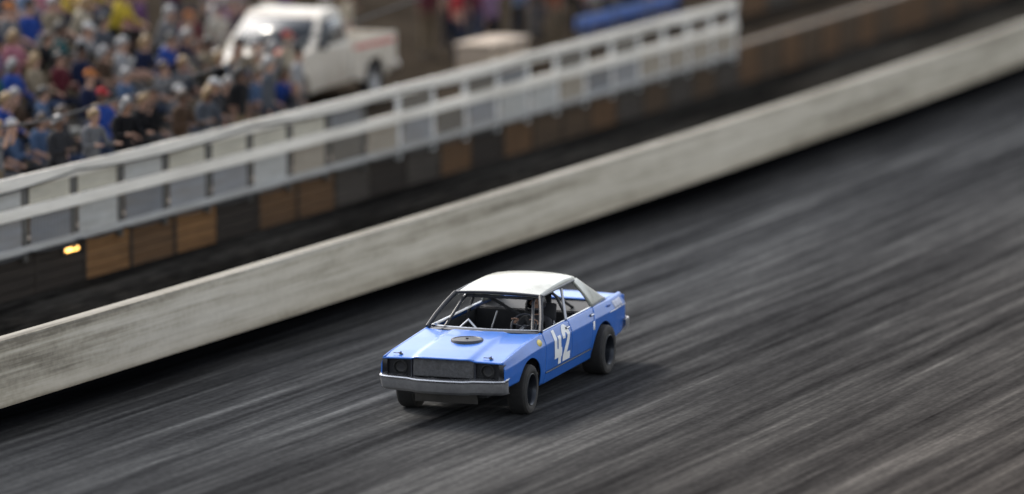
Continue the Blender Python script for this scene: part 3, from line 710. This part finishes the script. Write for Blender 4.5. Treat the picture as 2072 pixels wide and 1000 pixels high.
# ------------------------------------------------------------------ people
def skin_mesh(name, joints, bones):
    """joints: name -> (pos, rx, ry); bones: list of (a, b); the first joint is the root. One continuous skinned surface."""
    names = list(joints); me = bpy.data.meshes.new(name)
    me.from_pydata([joints[n][0] for n in names], [(names.index(a), names.index(b)) for a, b in bones], [])
    o = bpy.data.objects.new(name, me); COL.objects.link(o)
    o.modifiers.new('skin', 'SKIN'); sm = o.modifiers.new('sub', 'SUBSURF'); sm.levels = 1; sm.render_levels = 1
    for i, n in enumerate(names):
        sv = me.skin_vertices[0].data[i]; sv.radius = (joints[n][1], joints[n][2]); sv.use_root = (i == 0)
    dg = bpy.context.evaluated_depsgraph_get(); dg.update()
    r = bpy.data.meshes.new_from_object(o.evaluated_get(dg)); bpy.data.objects.remove(o); bpy.data.meshes.remove(me)
    return r
def figure(pose):
    """joint positions, person faces +Y, feet at z = 0"""
    J = {}
    seat = pose.get('seat'); lean = pose.get('lean', 0.0)
    pz = 0.52 if seat else 0.94
    py = 0.0
    def up(h, f=0.0): return Vector((pose.get('sway', 0) * h, py + math.sin(lean) * h + f, pz + math.cos(lean) * h))
    J['pelvis'] = (Vector((0, py, pz)), 0.165, 0.125)
    J['waist'] = (up(0.20), 0.15, 0.115); J['chest'] = (up(0.40), 0.175, 0.125); J['collar'] = (up(0.515), 0.10, 0.08)
    J['neck'] = (up(0.575, 0.01), 0.058, 0.06)
    hd = up(0.70, 0.02 + pose.get('nod', 0.0)); hd.x += pose.get('turn', 0) * 0.02
    J['jaw'] = (hd + Vector((0, 0.02, -0.045)), 0.064, 0.075); J['skull'] = (hd + Vector((0, 0, 0.055)), 0.078, 0.095); J['crown'] = (hd + Vector((0, -0.012, 0.115)), 0.050, 0.062)
    bones = [('pelvis', 'waist'), ('waist', 'chest'), ('chest', 'collar'), ('collar', 'neck'), ('neck', 'jaw'), ('jaw', 'skull'), ('skull', 'crown')]
    for s, n in ((-1, 'l'), (1, 'r')):
        a = pose['arm_' + n]
        sh = up(0.475) + Vector((s * 0.185, 0, 0))
        el = sh + Vector((s * a[0][0], a[0][1], a[0][2])); wr = el + Vector((s * a[1][0], a[1][1], a[1][2]))
        pd = (wr - el).normalized()
        J['shoulder' + n] = (sh, 0.072, 0.072); J['elbow' + n] = (el, 0.048, 0.048); J['wrist' + n] = (wr, 0.031, 0.031)
        J['palm' + n] = (wr + pd * 0.06, 0.036, 0.026)
        bones += [('collar', 'shoulder' + n), ('shoulder' + n, 'elbow' + n), ('elbow' + n, 'wrist' + n), ('wrist' + n, 'palm' + n)]
        hp = Vector((s * 0.10, py, pz - 0.06))
        if seat:
            kn = Vector((s * pose.get('knee', 0.13), py + 0.44, 0.52)); an = Vector((s * 0.12, py + 0.44, 0.09))
            if pose.get('legs_out'): kn = Vector((s * 0.15, py + 0.42, 0.57)); an = Vector((s * 0.11, py + 0.80, 0.46))
        else:
            kn = Vector((s * 0.115, py + 0.03, 0.50)); an = Vector((s * pose.get('stance', 0.13), py - 0.02, 0.09))
        J['hip' + n] = (hp, 0.098, 0.10); J['knee' + n] = (kn, 0.062, 0.064); J['ankle' + n] = (an, 0.044, 0.048)
        J['toe' + n] = (an + Vector((s * 0.03, 0.15, -0.045)), 0.042, 0.034)
        bones += [('pelvis', 'hip' + n), ('hip' + n, 'knee' + n), ('knee' + n, 'ankle' + n), ('ankle' + n, 'toe' + n)]
    return J, bones, hd
def seg_dist(p, a, b):
    d = b - a; t = max(0, min(1, (p - a).dot(d) / max(d.length_squared, 1e-9))); return (p - a - d * t).length
def person_mesh(name, pose):
    """slots: 0 skin, 1 top, 2 legs, 3 shoes, 4 eyes and brows"""
    J, bones, hd = figure(pose)
    me = skin_mesh(name, J, bones)
    bm = bmesh.new(); bm.from_mesh(me)
    P = {k: v[0] for k, v in J.items()}
    segs = []
    for a, b_ in bones:
        if a in ('neck', 'jaw', 'skull'): k = 0
        elif a == 'collar' and b_ == 'neck': k = 1
        elif a.startswith('wrist'): k = 0
        elif a.startswith('elbow'): k = 0 if pose.get('short') else 1
        elif a.startswith('shoulder') or b_.startswith('shoulder'): k = 1
        elif a in ('waist', 'chest') or (a == 'pelvis' and b_ == 'waist'): k = 1
        elif a.startswith('ankle'): k = 3
        else: k = 2
        segs.append((P[a], P[b_], k))
    for f in bm.faces:
        c = f.calc_center_median(); f.smooth = True
        f.material_index = min(segs, key=lambda s_: seg_dist(c, s_[0], s_[1]))[2]
    bm.to_mesh(me); bm.free()
    # nose, ears, eyes, mouth, five fingers on each hand
    b = MB()
    b.ball(hd + Vector((0, 0.115, 0.005)), 0.017, 6, 0, (0.8, 1.0, 1.5))
    for s in (-1, 1):
        b.ball(hd + Vector((s * 0.078, 0.0, 0.015)), 0.026, 6, 0, (0.4, 0.8, 1.2))
        b.ball(hd + Vector((s * 0.031, 0.088, 0.035)), 0.011, 6, 4, (1.3, 0.9, 0.8))
    b.box(hd + Vector((0, 0.098, -0.038)), (0.042, 0.012, 0.008), mi=4)
    for n, s in (('l', -1), ('r', 1)):
        wv = P['wrist' + n]; pv = P['palm' + n]; d = (pv - wv).normalized()
        side = d.cross(Vector((0, 0, 1))) if abs(d.z) < 0.8 else d.cross(Vector((0, 1, 0))); side.normalize(); dn = d.cross(side).normalized()
        if dn.z > 0: dn = -dn
        for q in range(4):
            base = pv + d * 0.022 + side * (-0.028 + 0.019 * q); L = (0.068, 0.078, 0.072, 0.056)[q]
            b.tube([base, base + d * L * 0.5 + dn * 0.006, base + d * L * 0.85 + dn * 0.028], [0.0095, 0.0085, 0.0065], 6, 0)
        base = wv + d * 0.03 - side * 0.030 * (1 if s > 0 else 1)
        b.tube([base, base + d * 0.03 - side * 0.018, base + d * 0.06 - side * 0.020], [0.011, 0.010, 0.008], 6, 0)
    e = b.build('tmp', [SKINS[0]] * 5, weld=False)
    for q in (SKINS[0], M_SHOE, M_SHOE, M_SHOE, M_EYE): me.materials.append(q)
    bm = bmesh.new(); bm.from_mesh(me); n0 = len(bm.faces); bm.from_mesh(e.data); bm.to_mesh(me); bm.free()
    bpy.data.objects.remove(e)
    return me, hd
ARM = dict(down=((0.05, 0.0, -0.27), (0.0, 0.07, -0.24)), rail=((0.05, 0.10, -0.24), (-0.03, 0.24, 0.05)), lap=((0.06, 0.10, -0.25), (-0.05, 0.22, -0.06)),
           hip=((0.16, -0.06, -0.22), (-0.11, 0.10, -0.16)), up=((0.06, 0.20, -0.06), (-0.04, 0.06, 0.25)), cross=((0.03, 0.08, -0.26), (-0.20, 0.16, 0.06)), wave=((0.20, 0.05, 0.10), (0.05, 0.08, 0.24)), chin=((0.02, 0.18, -0.20), (-0.08, 0.05, 0.22)))
POSES = [
    ('rail', dict(arm_l=ARM['rail'], arm_r=ARM['rail'], lean=0.16, stance=0.14)),
    ('stand', dict(arm_l=ARM['down'], arm_r=ARM['down'], short=True)),
    ('hips', dict(arm_l=ARM['hip'], arm_r=ARM['down'], short=True, stance=0.17)),
    ('cross', dict(arm_l=ARM['cross'], arm_r=ARM['cross'])),
    ('photo', dict(arm_l=ARM['up'], arm_r=ARM['up'], short=True)),
    ('point', dict(arm_l=ARM['wave'], arm_r=ARM['down'])),
    ('sit', dict(seat=True, arm_l=ARM['lap'], arm_r=ARM['lap'], lean=0.10, short=True)),
    ('sitlean', dict(seat=True, arm_l=ARM['lap'], arm_r=ARM['chin'], lean=0.34, knee=0.18)),
    ('sitback', dict(seat=True, arm_l=ARM['lap'], arm_r=ARM['cross'], lean=-0.03)),
]
SKINS = [mat('skin_' + n, [x * 0.75 for x in c], 0.55, var=0.08, scale=12) for n, c in (('fair', (0.50, 0.29, 0.20)), ('tanned', (0.36, 0.19, 0.12)), ('brown', (0.15, 0.075, 0.045)))]
M_SHOE = mat('shoe_leather', (0.03, 0.028, 0.027), 0.6); M_EYE = mat('eye_dark', (0.04, 0.025, 0.02), 0.4)
BODY = {n: person_mesh('person', p) for n, p in POSES}
def cloth(n, c): return mat('cloth_' + n, [x * 0.60 for x in c], 0.9, spec=0.15, var=0.22, scale=9, bump=0.15)
TOPS = {'navy': (0.015, 0.022, 0.06), 'royal blue': (0.03, 0.08, 0.36), 'pale blue': (0.22, 0.30, 0.45), 'black': (0.014, 0.014, 0.016), 'charcoal': (0.045, 0.045, 0.05), 'white': (0.70, 0.69, 0.67),
        'cream': (0.55, 0.48, 0.36), 'maroon': (0.12, 0.02, 0.03), 'red': (0.42, 0.04, 0.045), 'pink': (0.50, 0.20, 0.25), 'orange': (0.55, 0.20, 0.06), 'grey': (0.20, 0.20, 0.21), 'olive': (0.09, 0.085, 0.04), 'yellow': (0.70, 0.52, 0.06), 'purple': (0.14, 0.06, 0.16), 'tan': (0.30, 0.22, 0.14), 'teal': (0.03, 0.14, 0.15)}
LEGS = {'blue jeans': (0.05, 0.075, 0.14), 'dark jeans': (0.02, 0.027, 0.05), 'khaki trousers': (0.22, 0.17, 0.11), 'black trousers': (0.013, 0.013, 0.015), 'grey shorts': (0.15, 0.15, 0.155)}
MT = {k: cloth(k.replace(' ', '_'), v) for k, v in TOPS.items()}; ML = {k: cloth(k.replace(' ', '_'), v) for k, v in LEGS.items()}
HAIRC = {'brown': (0.045, 0.025, 0.013), 'black': (0.010, 0.009, 0.009), 'fair': (0.26, 0.17, 0.08), 'grey': (0.24, 0.235, 0.23)}
MH = {k: mat('hair_' + k, v, 0.6, var=0.3, scale=20) for k, v in HAIRC.items()}
def head_cover(kind):
    b = MB(); n = 18; rows = []
    if kind in ('hair', 'long'):
        for i in range(9):
            t = i / 8; row = []
            for j in range(n + 1):
                a = 2 * math.pi * j / n; back = 0.5 - 0.5 * math.sin(a)        # 1 at the nape
                low = lerp(0.080, -0.055 if kind == 'hair' else -0.20, back ** 0.7)
                z = lerp(0.165, low, t); rr = math.sin(min(1, t * 1.7 + 0.02) * math.pi / 2)
                tap = 1 if z > -0.05 else 0.92
                row.append((0.092 * rr * math.cos(a) * tap, 0.106 * rr * math.sin(a) * tap - 0.012 - 0.012 * back * rr, z))
            rows.append(row)
        b.grid(rows); return b
    for i in range(7):                                                        # peaked cap
        t = i / 6; rows.append([(0.094 * math.sin(t * math.pi / 2 + 0.01) * math.cos(2 * math.pi * j / n), 0.110 * math.sin(t * math.pi / 2 + 0.01) * math.sin(2 * math.pi * j / n) - 0.006, lerp(0.07, 0.175, math.cos(t * math.pi / 2))) for j in range(n + 1)])
    b.grid(rows)
    b.grid([[(0.085 * math.cos(a) * 1.0, 0.08 * math.sin(a) + 0.02 + k * 0.075 * math.sin(a), 0.078 - 0.012 * k) for a in [math.pi * (0.12 + 0.76 * j / 10) for j in range(11)]] for k in (0, 0.5, 1)])
    return b
COVER = {k: head_cover(k).build(k, bpy.data.materials[0], smooth=60) for k in ('hair', 'long', 'cap')}
for o in COVER.values(): COL.objects.unlink(o)
USED = set()
def person(loc, rz, pose, top, legs, cover, ccol, label, skin=0, group='spectators behind the white fence', sc=1.0):
    me, hd = BODY[pose]
    o = bpy.data.objects.new('person', me); COL.objects.link(o)
    for i, q in enumerate((SKINS[skin], MT[top], ML[legs], M_SHOE, M_EYE)):
        o.material_slots[i].link = 'OBJECT'; o.material_slots[i].material = q
    o.location = loc; o.rotation_euler = (0, 0, rz); o.scale = (sc, sc, sc)
    h = bpy.data.objects.new('cap' if cover == 'cap' else 'hair', COVER[cover].data); COL.objects.link(h); h.parent = o; h.location = hd
    h.material_slots[0].link = 'OBJECT'; h.material_slots[0].material = MT[ccol] if cover == 'cap' else MH[ccol]
    assert label not in USED, label
    USED.add(label)
    return tag(o, label, 'person', group)
def describe(top, legs, cover, ccol, short):
    hd = f'{ccol} cap' if cover == 'cap' else (f'long {ccol} hair' if cover == 'long' else f'short {ccol} hair')
    return f'{top} top, {legs} and {hd}'
COATS = {'wine': (0.16, 0.03, 0.05), 'sand': (0.33, 0.27, 0.19), 'denim blue': (0.10, 0.16, 0.28), 'ivory': (0.62, 0.58, 0.50), 'slate': (0.10, 0.11, 0.13), 'brown': (0.09, 0.055, 0.035), 'mauve': (0.27, 0.17, 0.27), 'rust': (0.28, 0.09, 0.04), 'sky blue': (0.25, 0.38, 0.52), 'silver grey': (0.38, 0.38, 0.39)}
for k_, v_ in COATS.items(): MT[k_] = cloth(k_.replace(' ', '_'), v_)
rnd = random.Random(21)
seen = set()
def pick(weights):
    for _ in range(200):
        top = rnd.choice(weights); legs = rnd.choice(list(LEGS)); cover = rnd.choice(['hair', 'hair', 'long', 'cap'])
        ccol = rnd.choice(['black', 'red', 'white', 'navy', 'grey', 'orange']) if cover == 'cap' else rnd.choice(list(HAIRC))
        key = (top, cover, ccol) if _ < 60 else (top, legs, cover, ccol)
        if (key) not in seen: seen.add(key); return top, legs, cover, ccol
    raise RuntimeError
DARKS = ['navy', 'navy', 'black', 'charcoal', 'royal blue', 'denim blue', 'navy', 'slate', 'pale blue', 'denim blue', 'black', 'brown', 'grey', 'slate']
MIX = DARKS + ['pink', 'brown', 'sand', 'cream', 'teal', 'ivory', 'maroon', 'tan', 'mauve', 'silver grey', 'sand', 'cream']
LIGHT = ['white', 'cream', 'grey', 'pale blue', 'pink', 'tan', 'white', 'red', 'royal blue', 'black']

# bleachers behind the fence, left of the pickup
BX0, BX1, BO = -3.6, -17.6, 6.9
bl = empty('bleachers', at(-10.5, BO, TZ)); tag(bl, 'weathered aluminium bleachers full of spectators behind the left part of the fence', 'bleachers')
M_BENCH = mat('aluminium_plank', (0.36, 0.37, 0.35), 0.5, metal=0.4, var=0.2, scale=4, stretch=(0.4, 3, 3), dirt=(0.16, 0.13, 0.10), dirt_amt=0.6)
M_FRAME = mat('bleacher_frame', (0.10, 0.10, 0.10), 0.6, metal=0.5)
rzB = WA(-10.5)
def atB(t, d, z):      # straight block: t along, d back from the front edge
    o = at(-10.5, BO); c, s = math.cos(rzB), math.sin(rzB)
    return Vector((o.x + c * t + s * d, o.y + s * t - c * d, z))
NT = 6
def seat_z(k): return TZ + 0.45 + 0.33 * k
for k in range(NT):
    b = MB(); b.box(atB(-0.5, 0.72 * k + 0.13, seat_z(k) - 0.02), (15.2, 0.26, 0.04), rotz(rzB), bev=0.006); under(b.build('seat_plank', M_BENCH), bl)
    if k:
        b = MB(); b.box(atB(-0.5, 0.72 * k - 0.22, seat_z(k) - 0.47), (15.2, 0.40, 0.035), rotz(rzB), bev=0.006); under(b.build('foot_plank', M_BENCH), bl)
for t in (-6.6, -4.4, -2.2, 0, 2.2, 4.4, 6.6):
    b = MB()
    b.tube([atB(t, -0.1, TZ + 0.02), atB(t, 0.72 * (NT - 1) + 0.2, TZ + 0.02)], 0.025, 6)
    b.tube([atB(t, 0.0, TZ + 0.36), atB(t, 0.72 * (NT - 1) + 0.2, seat_z(NT - 1) - 0.06)], 0.025, 6)
    for k in range(NT): b.tube([atB(t, 0.72 * k + 0.13, TZ), atB(t, 0.72 * k + 0.13, seat_z(k) - 0.04)], 0.02, 6)
    under(b.build('frame', M_FRAME), bl)
ROWN = ['lowest', 'second', 'third', 'fourth', 'fifth', 'top']
for k in range(NT):
    t = 6.6 - rnd.random() * 0.5
    while t > -7.9:
        if k >= 4 and t < -6.2: break
        if rnd.random() < 0.86:
            pose = rnd.choice(['sit', 'sitlean', 'sitback', 'sit'])
            top, legs, cover, ccol = pick(DARKS if k < 2 else MIX)
            p = atB(t, 0.72 * k + 0.10, seat_z(k) - 0.45)
            person(p, rzB + rnd.uniform(-0.35, 0.35), pose, top, legs, cover, ccol,
                   f'seated person in {describe(top, legs, cover, ccol, 0)} on {ROWN[k]} bleacher plank', skin=rnd.choice([0, 0, 1, 0, 2]), sc=rnd.uniform(0.95, 1.04))
        t -= rnd.uniform(0.58, 0.85)
# people standing at the rail
t = -5.0
while t > -15.2:
    pose = rnd.choice(['rail', 'stand', 'hips', 'cross', 'photo', 'rail', 'point'])
    top, legs, cover, ccol = pick(DARKS)
    off = FO + (0.42 if pose == 'rail' else rnd.uniform(0.5, 1.3))
    person(at(t, off, TZ), WA(t) + rnd.uniform(-0.5, 0.5), pose, top, legs, cover, ccol, f'person in {describe(top, legs, cover, ccol, 0)} standing behind white rails', skin=rnd.choice([0, 0, 1, 2]), sc=rnd.uniform(0.95, 1.05))
    t -= rnd.uniform(0.55, 1.3)
# loose group to the right of the pickup and beside it
for (xx, off, pose, top) in ((-27.6, 9.8, 'stand', 'cream'), (-29.2, 10.6, 'cross', 'tan'), (-30.5, 8.7, 'hips', 'red'), (-31.4, 9.0, 'stand', 'maroon'), (-32.6, 9.5, 'photo', 'navy'), (-33.6, 8.6, 'cross', 'pale blue'), (-34.5, 8.9, 'stand', 'royal blue'),
                             (-35.6, 7.8, 'hips', 'white'), (-36.9, 8.3, 'stand', 'cream'), (-38.4, 7.9, 'cross', 'pink'), (-39.6, 8.5, 'point', 'grey'), (-19.0, 7.4, 'stand', 'white'), (-23.0, 12.4, 'hips', 'pink'), (-24.6, 12.8, 'stand', 'purple'), (-26.2, 12.0, 'photo', 'white'), (-20.9, 13.0, 'stand', 'cream'), (-22.0, 14.0, 'photo', 'orange'), (-28.3, 13.2, 'stand', 'grey')):
    for _ in range(100):
        t_, legs, cover, ccol = pick([top])
        break
    zz = tab(off, [(7, TZ), (12, TZ + 0.05), (16, TZ + 0.6)])
    where = 'on terrace right of pickup' if xx < -26.5 else 'beside white pickup'
    person(at(xx, off, zz), WA(xx) + rnd.uniform(-0.6, 0.6), pose, top, legs, cover, ccol, f'person in {describe(top, legs, cover, ccol, 0)} {where}', skin=rnd.choice([0, 0, 1]), sc=rnd.uniform(0.96, 1.05))

# a denser group at the right, by the blue bench, and pale-clad people behind the pickup
def group(n, x0, x1, o0, o1, tops, where, poses):
    placed = []
    for _ in range(4000):
        if len(placed) >= n: break
        xx = rnd.uniform(x0, x1); off = rnd.uniform(o0, o1)
        if any(abs(xx - a) * 0.45 + abs(off - c_2) * 0.9 < 0.42 or math.hypot(xx - a, off - c_2) < 0.55 for a, c_2 in placed): continue
        try: top, legs, cover, ccol = pick(tops)
        except RuntimeError: break
        placed.append((xx, off))
        zz = tab(off, [(7, TZ), (12, TZ + 0.05), (16, TZ + 0.6)])
        person(at(xx, off, zz), WA(xx) + rnd.uniform(-0.7, 0.7), rnd.choice(poses), top, legs, cover, ccol, f'person in {describe(top, legs, cover, ccol, 0)} {where}', skin=rnd.choice([0, 0, 1, 2]), sc=rnd.uniform(0.94, 1.05))
STAND = ['stand', 'hips', 'cross', 'photo', 'point', 'stand', 'cross']
group(30, -30.5, -41.5, 7.0, 10.8, ['wine', 'denim blue', 'slate', 'brown', 'sky blue', 'ivory', 'rust', 'silver grey', 'sand', 'mauve'], 'near blue bench', STAND)
group(8, -16.8, -19.2, 6.2, 8.6, ['ivory', 'sand', 'cream', 'ivory', 'silver grey'], 'beside pickup grille', STAND)
group(22, -19.5, -30.5, 10.9, 14.5, ['ivory', 'sand', 'silver grey', 'mauve', 'wine', 'brown', 'ivory', 'slate'], 'behind white pickup', STAND)

# ------------------------------------------------------------------ white pickup truck parked on the terrace (faces +X)
tr = empty('pickup_truck', at(-22.9, 8.75, TZ), WA(-22.9)); tag(tr, 'white pickup truck with amber marker lights and red stripe parked behind the fence', 'pickup truck')
M_TW = mat('truck_white', (0.50, 0.46, 0.395), 0.4, var=0.1, scale=2, coat=0.15, dirt=(0.20, 0.155, 0.11), dirt_amt=0.75)
M_GLASS = mat('dark_glass', (0.02, 0.024, 0.028), 0.08)
M_AMB = mat('amber_lamp', (1.0, 0.42, 0.08), 0.3, emit=1.6); M_LAMP = mat('warm_lamp', (1.0, 0.78, 0.42), 0.3, emit=1.0)
M_REDS = mat('red_stripe', (0.50, 0.05, 0.05), 0.4)
def prism(b, pts, y0, y1, mi=0):        # side outline (x, z) extruded over y
    n = len(pts); b.add([(x, y0, z) for x, z in pts] + [(x, y1, z) for x, z in pts], [tuple(range(n)), tuple(range(2 * n - 1, n - 1, -1))] + [(i, i + n, (i + 1) % n + n, (i + 1) % n) for i in range(n)], mi)
def wheel_cut(x0, r): return [(x0 + r * math.cos(a), 0.38 + r * math.sin(a)) for a in [math.pi * i / 10 for i in range(11)]]
b = MB(); o_ = [(2.62, 0.55), (2.64, 0.98), (2.52, 1.10), (1.10, 1.20), (0.9, 1.20), (-0.55, 1.20), (-0.55, 0.45)] + [(0.9, 0.42)] + wheel_cut(1.70, 0.46)[::-1] + [(2.3, 0.48)]
prism(b, o_, -0.94, 0.94); under_ = b.build('body', M_TW, tr, bevel=0.02, smooth=30)
b = MB(); cabo = [(1.08, 1.20), (0.42, 1.80), (0.25, 1.86), (-0.42, 1.86), (-0.54, 1.20)]
b.grid([[(x, s * lerp(0.92, 0.76, (z - 1.2) / 0.66), z) for s in (-1, -0.5, 0, 0.5, 1)] for x, z in cabo])
for s in (-1, 1): b.add([(x, s * lerp(0.92, 0.76, (z - 1.2) / 0.66), z) for x, z in cabo], [tuple(range(5))])
b.build('cab', M_TW, tr, bevel=0.02, smooth=30)
def cabp(x, z, s, off=0.006): return (x, s * (lerp(0.92, 0.76, (z - 1.2) / 0.66) + off), z)
b = MB(); b.add([(1.035 + 0.012, -0.80, 1.25), (1.035 + 0.012, 0.80, 1.25), (0.50 + 0.012, 0.70, 1.745), (0.50 + 0.012, -0.70, 1.745)], [(0, 1, 2, 3)]); b.build('windscreen', M_GLASS, tr, solid=0.004)
for s in (-1, 1):
    b = MB(); b.add([cabp(0.86, 1.25, s), cabp(0.42, 1.70, s), cabp(-0.36, 1.74, s), cabp(-0.44, 1.25, s)], [(0, 1, 2, 3)]); b.build('side_window', M_GLASS, tr, solid=0.004)
    b = MB(); b.box((0.85, s * 1.02, 1.28), (0.08, 0.18, 0.16), bev=0.02); b.build('mirror', M_TRIM, tr)
b = MB(); bedo = [(-0.60, 0.50), (-0.60, 1.22), (-2.62, 1.22), (-2.66, 0.55), (-2.35, 0.52)] + wheel_cut(-1.65, 0.46)[::-1]
prism(b, bedo, 0.90, 0.94); prism(b, bedo, -0.94, -0.90); b.box((-1.62, 0, 0.80), (2.0, 1.79, 0.04)); b.box((-2.62, 0, 0.90), (0.05, 1.79, 0.62)); b.box((-0.63, 0, 0.9), (0.05, 1.79, 0.62))
b.build('cargo_bed', M_TW, tr, bevel=0.008, smooth=30)
b = MB(); b.box((2.66, -0.05, 0.83), (0.05, 1.10, 0.28), bev=0.01); b.build('grille', M_BLACK, tr)
for i in range(2): pass
for s in (-1, 1):
    b = MB(); b.box((2.655, s * 0.70, 0.86), (0.06, 0.24, 0.17), bev=0.015); b.build('headlight', M_LAMP if s > 0 else M_ALU, tr)
    b = MB(); b.box((2.64, s * 0.875, 0.86), (0.10, 0.10, 0.17), bev=0.015); b.build('marker_light', M_AMB, tr)
    b = MB(); b.box((-2.68, s * 0.84, 0.95), (0.05, 0.14, 0.34), bev=0.01); b.build('tail_light', M_REDS, tr)
    b = MB(); b.box((-1.6, s * 0.943, 1.08), (1.8, 0.008, 0.07)); b.build('stripe', M_REDS, tr)
b = MB(); b.box((1.78, 0.30, 1.158), (1.2, 0.26, 0.012), roty(0.068)); b.build('hood_stripe', M_REDS, tr)
b = MB(); b.box((2.72, 0, 0.58), (0.16, 1.90, 0.20), bev=0.04); b.build('front_bumper', M_TW, tr)
b = MB(); b.box((-2.74, 0, 0.55), (0.14, 1.86, 0.16), bev=0.03); b.build('rear_bumper', M_CHROME, tr)
for s in (-1, 1):
    for xx in (1.70, -1.65):
        wr_ = empty('wheel', (xx, s * 0.82, 0.37)); wr_.parent = tr
        Mw = Matrix.Rotation(-s * math.pi / 2, 4, 'X')
        b = MB(); b.lathe([(0.2, -0.11), (0.34, -0.11), (0.37, -0.07), (0.37, 0.07), (0.34, 0.11), (0.21, 0.105)], 32, Mw); b.build('tyre', M_TREAD, wr_, smooth=40)
        b = MB(); b.lathe([(0.215, 0.10), (0.20, 0.06), (0.10, 0.04), (0.08, 0.07), (0.001, 0.075)], 24, Mw); b.build('rim', M_ALU, wr_, smooth=40)

# three in yellow jackets at the end of the upper planks, tan box, blue bench
for k, t, pose, legs, cover, ccol in ((5, -6.75, 'sit', 'dark jeans', 'hair', 'fair'), (5, -7.35, 'sitback', 'blue jeans', 'cap', 'white'), (4, -7.1, 'sitlean', 'black trousers', 'long', 'brown')):
    person(atB(t, 0.72 * k + 0.10, seat_z(k) - 0.45), rzB, pose, 'yellow', legs, cover, ccol, f'seated person in {describe("yellow", legs, cover, ccol, 0)} on {ROWN[k]} bleacher plank', sc=1.04)
bx = empty('storage_box', at(-29.0, 7.3, TZ), WA(-29)); tag(bx, 'tan storage box with a lid on the terrace between the pickup and fence end', 'box')
M_TAN = mat('tan_plastic', (0.34, 0.27, 0.20), 0.6, var=0.15, scale=3)
b = MB(); b.box((0, 0, 0.32), (1.9, 0.8, 0.64), bev=0.03); b.build('case', M_TAN, bx)
b = MB(); b.box((0, 0, 0.69), (1.96, 0.86, 0.09), bev=0.03); b.build('lid', M_TAN, bx)
for s in (-1, 1):
    b = MB(); b.box((s * 0.5, 0.44, 0.62), (0.12, 0.03, 0.10), bev=0.008); b.build('latch', M_TRIM, bx)
bn = empty('bench', at(-35.0, 6.3, TZ), WA(-35)); tag(bn, 'long blue bench on the terrace behind the right part of the fence', 'bench')
M_BB = mat('blue_plank', (0.04, 0.10, 0.30), 0.5, var=0.15, scale=4)
for y in (-0.13, 0.13):
    b = MB(); b.box((0, y, 0.46), (6.5, 0.22, 0.05), bev=0.01); b.build('seat_plank', M_BB, bn)
b = MB(); b.box((0, -0.32, 0.80), (6.5, 0.04, 0.26), bev=0.01); b.build('backrest', M_BB, bn)
for xq in (-3, -1, 1, 3):
    b = MB(); b.tube([(xq, 0.16, 0), (xq, 0.16, 0.43)], 0.025, 6); b.tube([(xq, -0.26, 0), (xq, -0.29, 0.9)], 0.025, 6); b.tube([(xq, 0.16, 0.41), (xq, -0.28, 0.41)], 0.025, 6); b.build('leg', M_FRAME, bn)

# ------------------------------------------------------------------ the driver, sitting in the race car
DS = mat('black_race_suit', (0.014, 0.014, 0.017), 0.75, var=0.2, scale=9)
drv_pose = dict(seat=True, lean=-0.12, legs_out=True, arm_l=((0.06, 0.22, -0.17), (-0.085, 0.235, 0.215)), arm_r=((0.06, 0.22, -0.17), (-0.085, 0.235, 0.215)), short=False)
dme, dhd = person_mesh('person', drv_pose)
for i_, q in enumerate((SKINS[0], DS, DS, M_SHOE, M_EYE)): dme.materials[i_] = q
drv = bpy.data.objects.new('person', dme); COL.objects.link(drv)
drv.location = (-0.27, 0.36, -0.07); drv.rotation_euler = (0, 0, -math.pi / 2)
tag(drv, 'driver in black race suit and dark helmet holding the steering wheel inside the blue car', 'person')
b = MB(); rows = []
for i in range(12):
    ph = math.pi * (0.02 + 0.80 * i / 11); row = []
    for j in range(29):
        a = 2 * math.pi * j / 28
        row.append((0.125 * math.sin(ph) * math.cos(a), 0.15 * math.sin(ph) * math.sin(a), 0.02 + 0.15 * math.cos(ph)))
    rows.append(row)
hel = MB()
fs = []
for i in range(11):
    for j in range(28):
        a = 2 * math.pi * (j + 0.5) / 28
        face_open = abs(((a - math.pi / 2 + math.pi) % (2 * math.pi)) - math.pi) < 0.85 and 4 <= i <= 7
        if not face_open: fs.append((i * 29 + j, i * 29 + j + 1, (i + 1) * 29 + j + 1, (i + 1) * 29 + j))
hel.add([v for r in rows for v in r], fs)
ho = hel.build('helmet', mat('helmet_paint', (0.02, 0.02, 0.024), 0.25, coat=0.4), drv, solid=-0.012); ho.location = dhd
b = MB()
for s in (-1, 1): b.tube([(s * 0.05, -0.10, 0.13), (s * 0.05, 0.03, 0.172), (s * 0.052, 0.10, 0.135)], 0.010, 5)
so_ = b.build('helmet_stripe', M_NUM, ho)
# white lettering marks down the left sleeve
J, _, _ = figure(drv_pose)
b = MB(); a0, a1 = J['shoulderl'][0], J['elbowl'][0]
dirv = (a1 - a0).normalized(); nrm = Vector((-1, 0, 0.15)).normalized(); sd_ = dirv.cross(nrm).normalized()
for i in range(6):
    cpos = a0 + (a1 - a0) * (0.10 + 0.14 * i) + nrm * (0.078 - 0.004 * i)
    M3 = Matrix((dirv, sd_, nrm)).transposed()
    for (u, v, lw, lh) in (((-0.012, 0, 0.006, 0.05), (0.004, 0.02, 0.024, 0.008), (0.004, -0.02, 0.024, 0.008)) if i % 2 else ((-0.010, 0, 0.006, 0.05), (0.008, 0, 0.006, 0.05), (0, 0.004, 0.02, 0.008))):
        b.box(cpos + M3 @ Vector((u, v, 0)), (lw, lh, 0.006), M3)
b.build('sleeve_lettering', M_NUM, drv, smooth=0)
